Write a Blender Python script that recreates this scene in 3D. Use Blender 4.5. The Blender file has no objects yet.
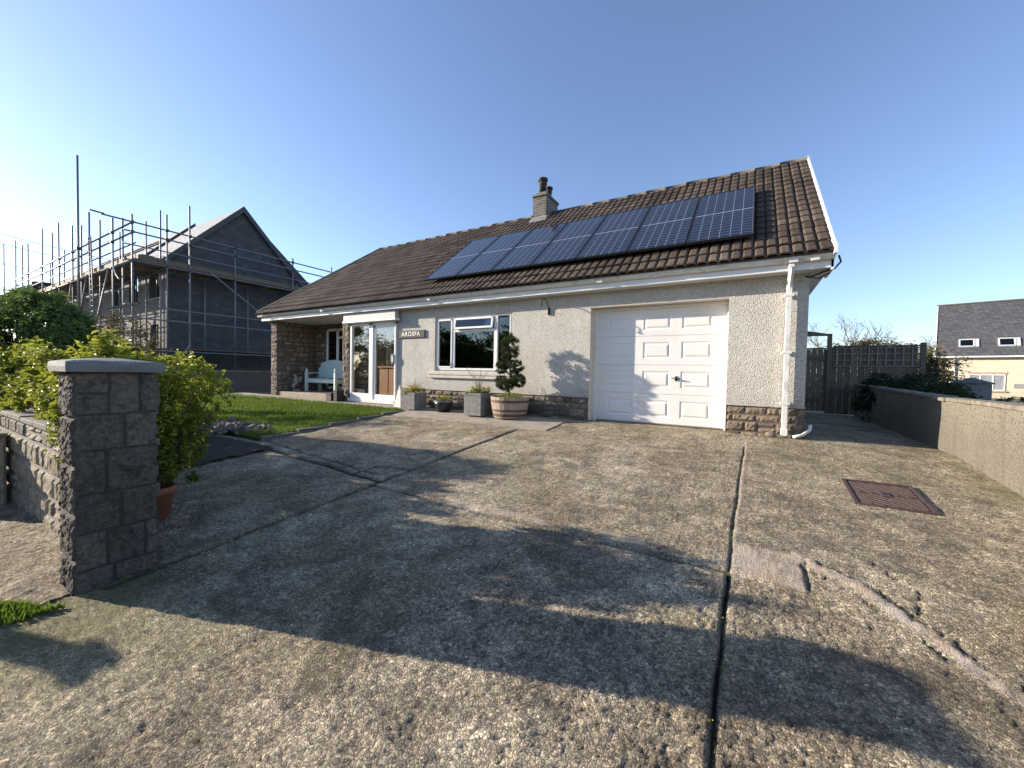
import bpy, math, random
import numpy as np
from mathutils import Vector, Matrix
random.seed(7); RNG = np.random.default_rng(7)
scene = bpy.context.scene
COL = scene.collection
R = math.radians
PI = math.pi

# ------------------------------------------------------------------ mesh builder
class MB:
    def __init__(s): s.v=[]; s.f=[]; s.t=[]; s.n=0
    def add(s, v, f, t=0.5):
        v=np.asarray(v,float).reshape(-1,3); k=s.n
        s.v.append(v); s.n+=len(v)
        if isinstance(f,np.ndarray): f=(f+k).tolist()
        else: f=[[i+k for i in q] for q in f]
        s.f.extend(f)
        if np.isscalar(t): s.t.extend([t]*len(f))
        else: s.t.extend(list(t))
    def box(s,x0,x1,y0,y1,z0,z1,t=0.5,b=0.0):
        if x0>x1:x0,x1=x1,x0
        if y0>y1:y0,y1=y1,y0
        if z0>z1:z0,z1=z1,z0
        c=((x0+x1)/2,(y0+y1)/2,(z0+z1)/2)
        s.obox(c,((1,0,0),(0,1,0),(0,0,1)),((x1-x0)/2,(y1-y0)/2,(z1-z0)/2),t,b)
    def obox(s,c,ax,h,t=0.5,b=0.0):
        c=np.array(c,float); A=np.array(ax,float)
        b=min(b,min(h)*.45)
        if b<=0:
            V=[c+A[0]*h[0]*i+A[1]*h[1]*j+A[2]*h[2]*k for i in(-1,1) for j in(-1,1) for k in(-1,1)]
            F=[[0,1,3,2],[4,6,7,5],[0,4,5,1],[2,3,7,6],[0,2,6,4],[1,5,7,3]]
            s.add(V,F,t); return
        V=[];idx={}
        for i in(-1,1):
            for j in(-1,1):
                for k in(-1,1):
                    for m in range(3):
                        d=[h[0]*i,h[1]*j,h[2]*k]
                        for q,sg in enumerate((i,j,k)):
                            if q!=m: d[q]-=sg*b
                        idx[(i,j,k,m)]=len(V); V.append(c+A[0]*d[0]+A[1]*d[1]+A[2]*d[2])
        F=[]
        for m in range(3):
            o=[q for q in range(3) if q!=m]
            for sg in(-1,1):
                q=[]
                for a,bb in((-1,-1),(1,-1),(1,1),(-1,1)):
                    t3=[0,0,0]; t3[m]=sg; t3[o[0]]=a; t3[o[1]]=bb; q.append(idx[(*t3,m)])
                F.append(q)
        for m in range(3):   # edges along axis m
            o=[q for q in range(3) if q!=m]
            for a in(-1,1):
                for bb in(-1,1):
                    q=[]
                    for sg,face in((-1,o[0]),(1,o[0]),(1,o[1]),(-1,o[1])):
                        t3=[0,0,0]; t3[m]=sg; t3[o[0]]=a; t3[o[1]]=bb; q.append(idx[(*t3,face)])
                    F.append(q)
        for i in(-1,1):
            for j in(-1,1):
                for k in(-1,1): F.append([idx[(i,j,k,m)] for m in range(3)])
        s.add(V,F,t)
    def tube(s,pts,r,n=8,t=0.5,cap=True):
        P=[np.array(p,float) for p in pts]
        rr=[r]*len(P) if np.isscalar(r) else list(r)
        V=[];F=[]
        d0=P[1]-P[0]; d0/=np.linalg.norm(d0)+1e-9
        u=np.cross(d0,(0,0,1) if abs(d0[2])<.9 else (1,0,0)); u/=np.linalg.norm(u)
        for i,p in enumerate(P):
            a=P[max(i-1,0)];b=P[min(i+1,len(P)-1)]
            d=b-a; d=d/(np.linalg.norm(d)+1e-9)
            u=u-d*(u@d); u/=np.linalg.norm(u)+1e-9; w=np.cross(d,u)
            for k in range(n):
                an=2*PI*k/n; V.append(p+rr[i]*(math.cos(an)*u+math.sin(an)*w))
        for i in range(len(P)-1):
            for k in range(n):
                F.append([i*n+k,i*n+(k+1)%n,(i+1)*n+(k+1)%n,(i+1)*n+k])
        if cap:
            F.append(list(range(n))[::-1]); F.append([(len(P)-1)*n+k for k in range(n)])
        s.add(V,F,t)
    def lathe(s,c,prof,n=24,t=0.5,sx=1,sy=1):
        V=[];F=[]
        for r,z in prof:
            for k in range(n):
                a=2*PI*k/n; V.append((c[0]+r*sx*math.cos(a),c[1]+r*sy*math.sin(a),c[2]+z))
        m=len(prof)
        for i in range(m-1):
            for k in range(n): F.append([i*n+k,i*n+(k+1)%n,(i+1)*n+(k+1)%n,(i+1)*n+k])
        F.append(list(range(n))[::-1]); F.append([(m-1)*n+k for k in range(n)])
        s.add(V,F,t)
    def prism(s,poly,d,t=0.5):   # poly of 3D points, extruded by vector d
        n=len(poly); V=[np.array(p,float) for p in poly]; V+= [p+np.array(d,float) for p in V]
        F=[list(range(n))[::-1],[n+i for i in range(n)]]+[[i,(i+1)%n,n+(i+1)%n,n+i] for i in range(n)]
        s.add(V,F,t)

OFF={}
def link_mesh(name,me,parent,mat):
    o=bpy.data.objects.new(name,me); COL.objects.link(o)
    if mat is not None: me.materials.append(mat)
    if parent is not None: o.parent=parent
    return o
def build(name,mb,mat,parent=None,smooth=False,origin=None,wn=False):
    V=np.concatenate(mb.v) if mb.v else np.zeros((0,3))
    off=np.array(OFF[parent.name]) if parent is not None else (np.array(origin,float) if origin is not None else np.zeros(3))
    me=bpy.data.meshes.new(name); me.from_pydata((V-off).tolist(),[],mb.f)
    a=me.attributes.new('tint','FLOAT','FACE'); a.data.foreach_set('value',np.array(mb.t,np.float32))
    if smooth: me.polygons.foreach_set('use_smooth',[True]*len(me.polygons))
    me.update()
    o=link_mesh(name,me,parent,mat)
    if parent is None: o.location=off
    OFF[o.name]=tuple(off)
    return o
def tag(o,label=None,cat=None,group=None,kind=None):
    if label:o['label']=label
    if cat:o['category']=cat
    if group:o['group']=group
    if kind:o['kind']=kind
    return o
def thing(name,loc,label,cat,group=None):
    o=bpy.data.objects.new(name,None); o.empty_display_size=.1; COL.objects.link(o); o.location=loc; OFF[o.name]=tuple(loc)
    return tag(o,label,cat,group)
def copy_tree(o,parent=None):
    c=o.copy(); COL.objects.link(c)
    if parent is not None: c.parent=parent
    for ch in [x for x in bpy.data.objects if x.parent==o]: copy_tree(ch,c)
    return c

# ------------------------------------------------------------------ noise
def hash3(i,j,k,seed):
    n=(i*374761393+j*668265263+k*2147483647+seed*1274126177)&0xffffffff
    n=((n^(n>>13))*1274126177)&0xffffffff
    return ((n^(n>>16))&0xffff)/65535.0
def vnoise(x,y,z=None,seed=0):
    if z is None: z=np.zeros_like(x)
    xi=np.floor(x).astype(np.int64);yi=np.floor(y).astype(np.int64);zi=np.floor(z).astype(np.int64)
    xf=x-xi;yf=y-yi;zf=z-zi
    u=xf*xf*(3-2*xf);v=yf*yf*(3-2*yf);w=zf*zf*(3-2*zf)
    r=0
    for a in(0,1):
        for b in(0,1):
            for c in(0,1):
                r=r+hash3(xi+a,yi+b,zi+c,seed)*(u if a else 1-u)*(v if b else 1-v)*(w if c else 1-w)
    return r
def fbm(x,y,z=None,o=3,seed=0):
    r=0;a=.5;s=0
    for i in range(o):
        r=r+a*vnoise(x*2**i,y*2**i,None if z is None else z*2**i,seed+i*17);s+=a;a*=.5
    return r/s

# ------------------------------------------------------------------ materials
def nt(name):
    m=bpy.data.materials.new(name); m.use_nodes=True; t=m.node_tree; t.nodes.clear()
    out=t.nodes.new('ShaderNodeOutputMaterial'); p=t.nodes.new('ShaderNodeBsdfPrincipled')
    t.links.new(p.outputs[0],out.inputs[0]); return m,t,p,out
def N(t,k,**kw):
    n=t.nodes.new(k)
    for a,b in kw.items(): setattr(n,a,b)
    return n
def ramp(t,fac,cols,interp='LINEAR'):
    r=N(t,'ShaderNodeValToRGB'); r.color_ramp.interpolation=interp; e=r.color_ramp.elements
    while len(e)<len(cols): e.new(0.5)
    for i,(p,c) in enumerate(cols):
        e[i].position=p; e[i].color=(*c,1) if len(c)==3 else c
    t.links.new(fac,r.inputs[0]); return r.outputs[0]
def noise(t,scale,detail=4,rough=.55,vec=None,dist=0):
    n=N(t,'ShaderNodeTexNoise'); n.inputs['Scale'].default_value=scale; n.inputs['Detail'].default_value=detail
    n.inputs['Roughness'].default_value=rough; n.inputs['Distortion'].default_value=dist
    if vec is not None: t.links.new(vec,n.inputs['Vector'])
    return n.outputs['Fac']
def coord(t,sc=None):
    c=N(t,'ShaderNodeTexCoord').outputs['Object']
    if sc is None: return c
    m=N(t,'ShaderNodeMapping'); m.inputs['Scale'].default_value=sc; t.links.new(c,m.inputs[0]); return m.outputs[0]
def mix(t,fac,a,b,bt='MIX'):
    m=N(t,'ShaderNodeMix',data_type='RGBA',blend_type=bt)
    for s,v in((m.inputs[0],fac),(m.inputs[6],a),(m.inputs[7],b)):
        if hasattr(v,'links') or isinstance(v,bpy.types.NodeSocket): t.links.new(v,s)
        elif isinstance(v,(int,float)): s.default_value=v
        else: s.default_value=(*v,1)
    return m.outputs[2]
def mth(t,op,a,b=0.0):
    m=N(t,'ShaderNodeMath',operation=op)
    for s,v in((m.inputs[0],a),(m.inputs[1],b)):
        if isinstance(v,bpy.types.NodeSocket): t.links.new(v,s)
        else: s.default_value=v
    return m.outputs[0]
def bump(t,p,h,strength=.5,dist=.01,prev=None):
    b=N(t,'ShaderNodeBump'); b.inputs['Strength'].default_value=strength; b.inputs['Distance'].default_value=dist
    t.links.new(h,b.inputs['Height'])
    if prev is not None: t.links.new(prev,b.inputs['Normal'])
    t.links.new(b.outputs[0],p.inputs['Normal']); return b.outputs[0]
def attr(t,name='tint'):
    return N(t,'ShaderNodeAttribute',attribute_name=name).outputs['Fac']

def simple(name,col,rough=.6,var=.15,scale=6,bs=.0,bsc=80,metal=0,tint=0.0,spec=None,dirt=None):
    m,t,p,_=nt(name); v=coord(t)
    c0=tuple(x*(1-var) for x in col); c1=tuple(min(1,x*(1+var)) for x in col)
    c=ramp(t,noise(t,scale,5,.6,v),[(.3,c0),(.7,c1)])
    if tint:
        f=ramp(t,attr(t),[(0,(1-tint,)*3),(1,(1+tint,)*3)]); c=mix(t,1.0,c,f,'MULTIPLY')
    if dirt:
        d=ramp(t,noise(t,dirt[1],6,.65,v),[(dirt[2],(0,0,0)),(dirt[2]+.18,(1,1,1))]); c=mix(t,mth(t,'MULTIPLY',d,dirt[3]),c,dirt[0])
    t.links.new(c,p.inputs['Base Color']); p.inputs['Roughness'].default_value=rough; p.inputs['Metallic'].default_value=metal
    if spec is not None: p.inputs['Specular IOR Level'].default_value=spec
    if bs: bump(t,p,noise(t,bsc,4,.6,v),bs,.01)
    return m

def m_drive():
    m,t,p,_=nt('weathered_concrete'); v=coord(t)
    base=ramp(t,noise(t,1.1,5,.6,v,.4),[(.3,(.235,.195,.145)),(.45,(.355,.305,.235)),(.56,(.42,.37,.29)),(.7,(.53,.475,.385))])
    base=mix(t,1.0,base,ramp(t,noise(t,4.5,4,.6,v),[(.3,(.72,.72,.72)),(.7,(1.25,1.25,1.22))]),'MULTIPLY')
    wn=N(t,'ShaderNodeTexNoise'); wn.inputs['Scale'].default_value=38; wn.inputs['Detail'].default_value=3; t.links.new(v,wn.inputs['Vector'])
    wv=N(t,'ShaderNodeVectorMath',operation='MULTIPLY_ADD'); t.links.new(wn.outputs['Color'],wv.inputs[0]); wv.inputs[1].default_value=(.028,.028,.0); t.links.new(v,wv.inputs[2])
    ed=N(t,'ShaderNodeTexVoronoi',feature='DISTANCE_TO_EDGE'); ed.inputs['Scale'].default_value=62; t.links.new(wv.outputs[0],ed.inputs['Vector'])
    vo=N(t,'ShaderNodeTexVoronoi'); vo.inputs['Scale'].default_value=62; t.links.new(wv.outputs[0],vo.inputs['Vector'])
    vo2=N(t,'ShaderNodeTexVoronoi'); vo2.inputs['Scale'].default_value=170; t.links.new(wv.outputs[0],vo2.inputs['Vector'])
    sp=N(t,'ShaderNodeSeparateColor'); t.links.new(vo.outputs['Color'],sp.inputs[0]); sp2=N(t,'ShaderNodeSeparateColor'); t.links.new(vo2.outputs['Color'],sp2.inputs[0])
    c=mix(t,1.0,base,ramp(t,sp.outputs[0],[(0,(.62,.6,.57)),(.5,(.98,.97,.95)),(1,(1.42,1.38,1.3))]),'MULTIPLY')
    c=mix(t,1.0,c,ramp(t,sp2.outputs[0],[(0,(.6,.6,.6)),(.6,(1,1,1)),(1,(1.75,1.7,1.6))]),'MULTIPLY')
    cv=ramp(t,ed.outputs['Distance'],[(.0,(1,1,1)),(.13,(0,0,0))]); cm=ramp(t,noise(t,14,4,.7,v),[(.4,(0,0,0)),(.6,(1,1,1))])
    crev=mth(t,'MULTIPLY',cv,mth(t,'ADD',mth(t,'MULTIPLY',cm,.6),.15)); c=mix(t,crev,c,(.05,.042,.033))
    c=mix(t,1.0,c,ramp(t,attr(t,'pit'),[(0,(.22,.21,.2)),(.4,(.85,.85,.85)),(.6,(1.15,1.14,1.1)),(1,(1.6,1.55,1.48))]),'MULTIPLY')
    fine=ramp(t,noise(t,240,3,.7,v),[(.35,(.75,.75,.75)),(.65,(1.25,1.25,1.25))]); c=mix(t,1.0,c,fine,'MULTIPLY')
    gr=ramp(t,noise(t,62,7,.82,v,.5),[(.36,(.5,.48,.46)),(.47,(.95,.95,.95)),(.56,(1.1,1.09,1.06)),(.68,(1.5,1.46,1.4))]); c=mix(t,1.0,c,gr,'MULTIPLY')
    # dark lichen stains
    st=ramp(t,noise(t,2.3,6,.7,v,.8),[(.5,(0,0,0)),(.66,(1,1,1))]); c=mix(t,mth(t,'MULTIPLY',st,.6),c,(.085,.072,.056))
    bl=ramp(t,noise(t,16,5,.75,v),[(.56,(0,0,0)),(.72,(1,1,1))]); c=mix(t,mth(t,'MULTIPLY',bl,.45),c,(.09,.085,.07))
    wl=ramp(t,noise(t,7,6,.8,v,.5),[(.62,(0,0,0)),(.72,(1,1,1))]); c=mix(t,mth(t,'MULTIPLY',wl,.5),c,(.46,.435,.39))
    ms=mth(t,'MULTIPLY',attr(t,'moss'),ramp(t,noise(t,9,5,.7,v),[(.3,(.2,.2,.2)),(.6,(1,1,1))])); c=mix(t,ms,c,(.175,.165,.06))
    pk=mth(t,'MULTIPLY',attr(t,'mortar'),1.0); c=mix(t,pk,c,ramp(t,noise(t,5,5,.7,v),[(.35,(.58,.53,.45)),(.58,(.55,.43,.32)),(.74,(.34,.29,.23))]))
    rs=attr(t,'rust'); c=mix(t,rs,c,(.11,.075,.055))
    ck=attr(t,'crack'); c=mix(t,ck,c,(.02,.018,.014))
    t.links.new(c,p.inputs['Base Color']); p.inputs['Roughness'].default_value=.9; p.inputs['Specular IOR Level'].default_value=.25
    h=mth(t,'ADD',mth(t,'MULTIPLY',noise(t,48,8,.78,v,.6),.8),mth(t,'MULTIPLY',mth(t,'MINIMUM',ed.outputs['Distance'],.22),1.1)); h=mth(t,'ADD',h,mth(t,'MULTIPLY',sp.outputs[1],.22))
    bump(t,p,h,1.0,.018)
    return m
def m_stone(name,cols,bs=.6,scale=20,dark=(.05,.045,.04),lich=0.3):
    m,t,p,_=nt(name); v=coord(t)
    c=ramp(t,attr(t),[(i/(len(cols)-1),x) for i,x in enumerate(cols)])
    c=mix(t,1.0,c,ramp(t,noise(t,scale,6,.7,v),[(.3,(.5,.5,.5)),(.7,(1.5,1.46,1.4))]),'MULTIPLY')
    st=ramp(t,noise(t,scale*.35,6,.75,v,.6),[(.5,(0,0,0)),(.65,(1,1,1))]); c=mix(t,mth(t,'MULTIPLY',st,lich),c,dark)
    t.links.new(c,p.inputs['Base Color']); p.inputs['Roughness'].default_value=.88; p.inputs['Specular IOR Level'].default_value=.25
    bump(t,p,noise(t,scale*3.5,6,.7,v),bs,.02)
    return m
def m_render(name,col,bs=.8,sc=45,dirty=.3):
    m,t,p,_=nt(name); v=coord(t)
    c=ramp(t,noise(t,2.0,5,.6,v),[(.3,tuple(x*.88 for x in col)),(.7,tuple(x*1.06 for x in col))])
    vo=N(t,'ShaderNodeTexVoronoi'); vo.inputs['Scale'].default_value=sc; t.links.new(v,vo.inputs['Vector'])
    h=mth(t,'ADD',noise(t,sc*.8,4,.7,v),mth(t,'MULTIPLY',vo.outputs['Distance'],-.6))
    c=mix(t,1.0,c,ramp(t,h,[(.0,(.62,.60,.57)),(.25,(1,1,1)),(.6,(1.12,1.12,1.1))]),'MULTIPLY')
    vs=coord(t,(3,3,.5)); st=ramp(t,noise(t,2,6,.7,vs),[(.5,(0,0,0)),(.75,(1,1,1))]); c=mix(t,mth(t,'MULTIPLY',st,dirty),c,tuple(x*.55 for x in col))
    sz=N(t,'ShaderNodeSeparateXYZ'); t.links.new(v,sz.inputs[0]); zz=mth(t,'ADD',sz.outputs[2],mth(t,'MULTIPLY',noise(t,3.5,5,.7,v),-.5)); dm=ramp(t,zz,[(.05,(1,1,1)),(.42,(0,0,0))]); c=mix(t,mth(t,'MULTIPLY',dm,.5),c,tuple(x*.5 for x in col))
    t.links.new(c,p.inputs['Base Color']); p.inputs['Roughness'].default_value=.92; p.inputs['Specular IOR Level'].default_value=.2
    bump(t,p,h,bs,.02); return m
def m_leaf(name,dark,light,trans=.25,rough=.42):
    rough+=.14
    m,t,p,out=nt(name)
    c=ramp(t,attr(t),[(0,dark),(1,light)]); t.links.new(c,p.inputs['Base Color']); p.inputs['Roughness'].default_value=rough
    p.inputs['Specular IOR Level'].default_value=.25
    tr=N(t,'ShaderNodeBsdfTranslucent'); t.links.new(mix(t,.35,c,light),tr.inputs[0])
    ms=N(t,'ShaderNodeMixShader'); ms.inputs[0].default_value=trans
    t.links.new(p.outputs[0],ms.inputs[1]); t.links.new(tr.outputs[0],ms.inputs[2]); t.links.new(ms.outputs[0],out.inputs[0])
    return m
def m_glass(name,tintc=(.85,.9,.9),refl=1.0):
    m,t,p,out=nt(name); t.nodes.remove(p)
    tr=N(t,'ShaderNodeBsdfTransparent'); tr.inputs[0].default_value=(*tintc,1)
    g=N(t,'ShaderNodeBsdfGlossy'); g.inputs['Roughness'].default_value=.015
    f=N(t,'ShaderNodeFresnel'); f.inputs[0].default_value=1.6
    ms=N(t,'ShaderNodeMixShader'); t.links.new(mth(t,'MULTIPLY',f.outputs[0],1.6*refl),ms.inputs[0])
    t.links.new(tr.outputs[0],ms.inputs[1]); t.links.new(g.outputs[0],ms.inputs[2]); t.links.new(ms.outputs[0],out.inputs[0])
    return m
def m_tile():
    m,t,p,_=nt('concrete_tile'); v=coord(t)
    c=ramp(t,attr(t),[(0,(.056,.041,.032)),(.5,(.092,.070,.054)),(1,(.138,.108,.084))])
    c=mix(t,1.0,c,ramp(t,noise(t,9,6,.7,v),[(.3,(.6,.6,.6)),(.7,(1.4,1.35,1.3))]),'MULTIPLY')
    l=ramp(t,noise(t,22,5,.75,v,.4),[(.55,(0,0,0)),(.68,(1,1,1))]); c=mix(t,mth(t,'MULTIPLY',l,.4),c,(.17,.145,.105))
    t.links.new(c,p.inputs['Base Color']); p.inputs['Roughness'].default_value=.85; p.inputs['Specular IOR Level'].default_value=.2
    bump(t,p,noise(t,120,4,.7,v),.4,.01); return m
def m_panel():
    m,t,p,_=nt('solar_cells'); p.inputs['Coat Weight'].default_value=.1
    u=N(t,'ShaderNodeUVMap'); s=N(t,'ShaderNodeSeparateXYZ'); t.links.new(u.outputs[0],s.inputs[0])
    def lines(x,n,w):
        f=mth(t,'FRACT',mth(t,'MULTIPLY',x,n)); a=mth(t,'LESS_THAN',f,w); b=mth(t,'GREATER_THAN',f,1-w); return mth(t,'MAXIMUM',a,b)
    lx=lines(s.outputs[0],6,.035); ly=lines(s.outputs[1],20,.055)
    bus=lines(mth(t,'ADD',s.outputs[0],.5/12),12,.03)
    mid=mth(t,'LESS_THAN',mth(t,'ABSOLUTE',mth(t,'SUBTRACT',s.outputs[1],.5)),.006)
    c=mix(t,mth(t,'MULTIPLY',bus,.15),(.010,.013,.024),(.09,.10,.13))
    c=mix(t,mth(t,'MULTIPLY',ly,.8),c,(.14,.155,.185)); c=mix(t,lx,c,(.17,.18,.20)); c=mix(t,mid,c,(.30,.31,.33))
    t.links.new(c,p.inputs['Base Color']); p.inputs['Roughness'].default_value=.12; p.inputs['IOR'].default_value=1.5
    return m
def m_wood(name,c0,c1,sc=(8,8,1.2),rough=.6):
    m,t,p,_=nt(name); v=coord(t,sc)
    c=ramp(t,noise(t,6,6,.65,v,1.0),[(.3,c0),(.7,c1)])
    f=ramp(t,attr(t),[(0,(.75,.75,.75)),(1,(1.25,1.25,1.25))]); c=mix(t,1.0,c,f,'MULTIPLY')
    t.links.new(c,p.inputs['Base Color']); p.inputs['Roughness'].default_value=rough; bump(t,p,noise(t,14,5,.7,v),.4,.006); return m
def m_block(name,c0,c1,bw=.45,bh=.225,mort=(.16,.16,.165),rot=None,bs=.3):
    # concrete block / slate courses measured in metres; vector (horizontal run, height)
    m,t,p,_=nt(name); v=coord(t)
    s=N(t,'ShaderNodeSeparateXYZ'); t.links.new(v,s.inputs[0]); cb=N(t,'ShaderNodeCombineXYZ')
    t.links.new(mth(t,'ADD',s.outputs[0],s.outputs[1]),cb.inputs[0]); t.links.new(s.outputs[2],cb.inputs[1])
    b=N(t,'ShaderNodeTexBrick'); t.links.new(cb.outputs[0],b.inputs['Vector'])
    b.inputs['Scale'].default_value=1; b.inputs['Brick Width'].default_value=bw; b.inputs['Row Height'].default_value=bh
    b.inputs['Mortar Size'].default_value=.012; b.inputs['Color1'].default_value=(*c0,1); b.inputs['Color2'].default_value=(*c1,1); b.inputs['Mortar'].default_value=(*mort,1)
    c=mix(t,1.0,b.outputs['Color'],ramp(t,noise(t,3,5,.7,v),[(.3,(.75,.75,.75)),(.7,(1.2,1.2,1.2))]),'MULTIPLY')
    t.links.new(c,p.inputs['Base Color']); p.inputs['Roughness'].default_value=.9
    bump(t,p,mth(t,'SUBTRACT',mth(t,'MULTIPLY',noise(t,60,3,.6,v),.3),b.outputs['Fac']),bs,.01); return m

M={}
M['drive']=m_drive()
M['render']=m_render('cream_roughcast',(.67,.645,.585),.8,70,.4)
M['reveal']=simple('painted_reveal',(.56,.52,.45),.8,.12,8,.3,90)
M['white']=simple('white_upvc',(.78,.78,.76),.38,.03,3,0,dirt=((.42,.40,.33),6,.56,.4))
M['gutter']=simple('white_gutter',(.72,.71,.66),.45,.05,3,0,dirt=((.30,.29,.23),7,.50,.5))
M['door']=simple('white_steel',(.80,.79,.75),.45,.03,2,.05,120,dirt=((.5,.47,.39),3,.55,.3))
M['soffit']=simple('grey_soffit',(.55,.56,.55),.6,.06,3)
M['boxshaded']=simple('eave_shaded_board',(.42,.44,.43),.5,.05,3)  # off-white canopy board; the eave's shade is part of its grey
M['plinth']=m_stone('sandstone_plinth',[(.12,.10,.08),(.18,.15,.12),(.24,.20,.16),(.30,.235,.165),(.20,.18,.16)],.8,18)
M['porchstone']=m_stone('porch_stone',[(.14,.10,.08),(.26,.18,.125),(.34,.26,.19),(.17,.15,.15),(.40,.33,.25)],.6,14)
M['pier']=m_stone('pier_stone',[(.115,.103,.09),(.165,.148,.127),(.215,.19,.16)],1.0,34,(.03,.028,.025),.6)
M['gardenwall']=m_stone('wall_stone',[(.26,.235,.19),(.36,.32,.25),(.44,.39,.30),(.32,.27,.21)],.9,20,(.06,.055,.045),.4)
M['mortar']=simple('mortar',(.05,.046,.04),.95,.2,12,.5,60)
M['mortarbrown']=simple('brown_mortar',(.13,.11,.085),.95,.2,12,.5,60)
M['mortarlight']=simple('pale_mortar',(.24,.22,.19),.95,.2,12,.5,60)
M['cap']=simple('slate_coping',(.14,.155,.15),.75,.18,7,.35,50,dirt=((.35,.36,.32),18,.58,.4))
M['coping']=simple('old_coping',(.17,.15,.125),.9,.3,8,.6,45,dirt=((.06,.055,.045),6,.5,.6))
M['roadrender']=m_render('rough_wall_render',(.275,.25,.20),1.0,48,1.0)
M['tile']=m_tile()
M['ridge']=simple('ridge_mortar_tile',(.10,.085,.068),.9,.35,10,.6,60,tint=.3,dirt=((.22,.2,.14),14,.55,.5))
M['panel']=m_panel()
M['alu']=simple('aluminium_frame',(.45,.47,.5),.3,.04,5,metal=.9)
M['black']=simple('black_plastic',(.015,.015,.016),.45,.1,5)
M['iron']=simple('dark_iron',(.03,.027,.025),.6,.3,20,.3,80)
M['brickch']=m_block('chimney_brick',(.10,.092,.082),(.16,.147,.13),.225,.075,(.23,.215,.19),bs=.6)
M['claypot']=simple('sooty_pot',(.035,.03,.03),.7,.3,12,.3,60)
M['glass']=m_glass('window_glass',(.55,.6,.6))
M['doorglass']=m_glass('door_glass',(.97,.98,.97),.35)
M['dark']=simple('dark_room',(.02,.018,.016),.9,.2,3)
M['curtain']=simple('net_curtain',(.42,.44,.46),.9,.1,3,.3,30)
M['cabinet']=m_wood('pine_cabinet',(.42,.20,.10),(.58,.31,.16),(10,10,1.0),.5)
M['interior']=simple('interior_wall',(.55,.50,.44),.9,.15,9)
M['bench']=simple('mint_paint',(.62,.74,.69),.5,.08,9,.15,40)
M['statue']=simple('cast_stone',(.33,.32,.30),.9,.25,20,.4,60)
M['crate']=simple('dark_red_box',(.06,.035,.035),.7,.3,9,.3,60)
M['planter']=simple('stone_planter',(.22,.215,.20),.88,.3,14,.6,40,dirt=((.08,.075,.065),10,.52,.5))
M['blackpot']=simple('black_glazed_pot',(.02,.022,.022),.35,.2,6)
M['potrim']=simple('grey_pot_rim',(.22,.22,.20),.6,.15,8)
M['terracotta']=simple('terracotta',(.30,.115,.06),.8,.2,9,.3,70)
M['barrel']=m_wood('barrel_oak',(.30,.235,.18),(.46,.38,.30),(9,9,1.0),.75)
M['hoop']=simple('rusty_hoop',(.13,.07,.05),.7,.3,14,.3,60)
M['soil']=simple('soil',(.045,.034,.025),.95,.4,25,.8,50)
M['rubble']=simple('rubble_stone',(.17,.15,.12),.9,.3,9,.6,60,tint=.5)
M['white_ornament']=simple('white_stoneware',(.66,.63,.54),.6,.1,15,dirt=((.3,.27,.18),12,.55,.4))
M['signplate']=simple('slate_sign',(.09,.085,.078),.8,.2,12,.4,60)
M['letters']=simple('sign_letters',(.75,.74,.68),.6,.05,12)
M['rust']=simple('rusty_cast_iron',(.07,.045,.038),.75,.25,14,.4,70)
M['path']=simple('smooth_concrete',(.35,.30,.235),.9,.16,5,.5,70,dirt=((.17,.14,.10),4,.5,.5))
M['earth']=simple('bare_ground',(.12,.095,.07),.95,.3,4,.8,30,dirt=((.05,.06,.025),3,.5,.6))
M['verge']=simple('stony_verge',(.21,.182,.14),.95,.45,22,1.0,70,dirt=((.07,.06,.045),11,.52,.6))
M['grassbase']=simple('lawn_soil',(.06,.085,.02),.95,.3,6,.5,60)
M['grass']=m_leaf('grass_blade',(.06,.115,.012),(.19,.27,.035),.35,.5)
M['laurel']=m_leaf('yellow_green_leaf',(.08,.115,.014),(.36,.385,.055),.38,.35)
M['hedge']=m_leaf('dark_hedge_leaf',(.028,.055,.014),(.15,.22,.055),.28,.45)
M['varieg']=m_leaf('variegated_leaf',(.12,.17,.10),(.5,.55,.38),.2,.5)
M['topiary']=m_leaf('conifer_leaf',(.014,.026,.007),(.085,.11,.03),.15,.55)
M['darkbush']=m_leaf('ivy_leaf',(.010,.020,.008),(.04,.06,.02),.1,.5)
M['brownbush']=m_leaf('brown_twig_leaf',(.07,.06,.035),(.22,.19,.10),.2,.7)
M['bark']=simple('bark',(.10,.08,.06),.9,.3,12,.6,40)
M['palebark']=simple('pale_bark',(.20,.16,.12),.9,.25,12,.5,40)
M['yellowleaf']=m_leaf('yellow_shoot',(.20,.19,.03),(.55,.48,.10),.3,.5)
M['trellis']=m_wood('trellis_lath',(.20,.17,.13),(.33,.28,.22),(6,6,.8),.85)
M['fence']=m_wood('weathered_board',(.12,.09,.065),(.24,.19,.14),(6,6,.8),.85)
M['slate']=m_block('roof_slate',(.06,.06,.065),(.10,.10,.105),.3,.2,(.03,.03,.032),bs=.5)
M['slatelight']=m_block('new_slate',(.30,.31,.32),(.36,.37,.38),.3,.2,(.24,.245,.25),bs=.3)
M['block']=m_block('shaded_concrete_block',(.062,.064,.07),(.085,.087,.092),.45,.225,(.055,.056,.06))  # gable blockwork; the shade on that side is put into this darker colour
M['blockl']=m_block('buff_block',(.15,.145,.135),(.20,.19,.175),.45,.225,(.13,.125,.115))
M['fasciadark']=simple('dark_fascia',(.05,.053,.06),.6,.1,5)
M['steel']=simple('galvanised_tube',(.20,.205,.21),.55,.15,5,metal=.35,dirt=((.15,.12,.1),8,.58,.4))
M['boards']=m_wood('scaffold_board',(.10,.075,.05),(.22,.17,.115),(2,2,6),.8)
M['cream']=m_render('cream_paint',(.70,.635,.47),.3,30,.1)
M['quoin']=simple('salmon_brick',(.40,.28,.20),.85,.2,5,.3,40,tint=.25)
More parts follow.
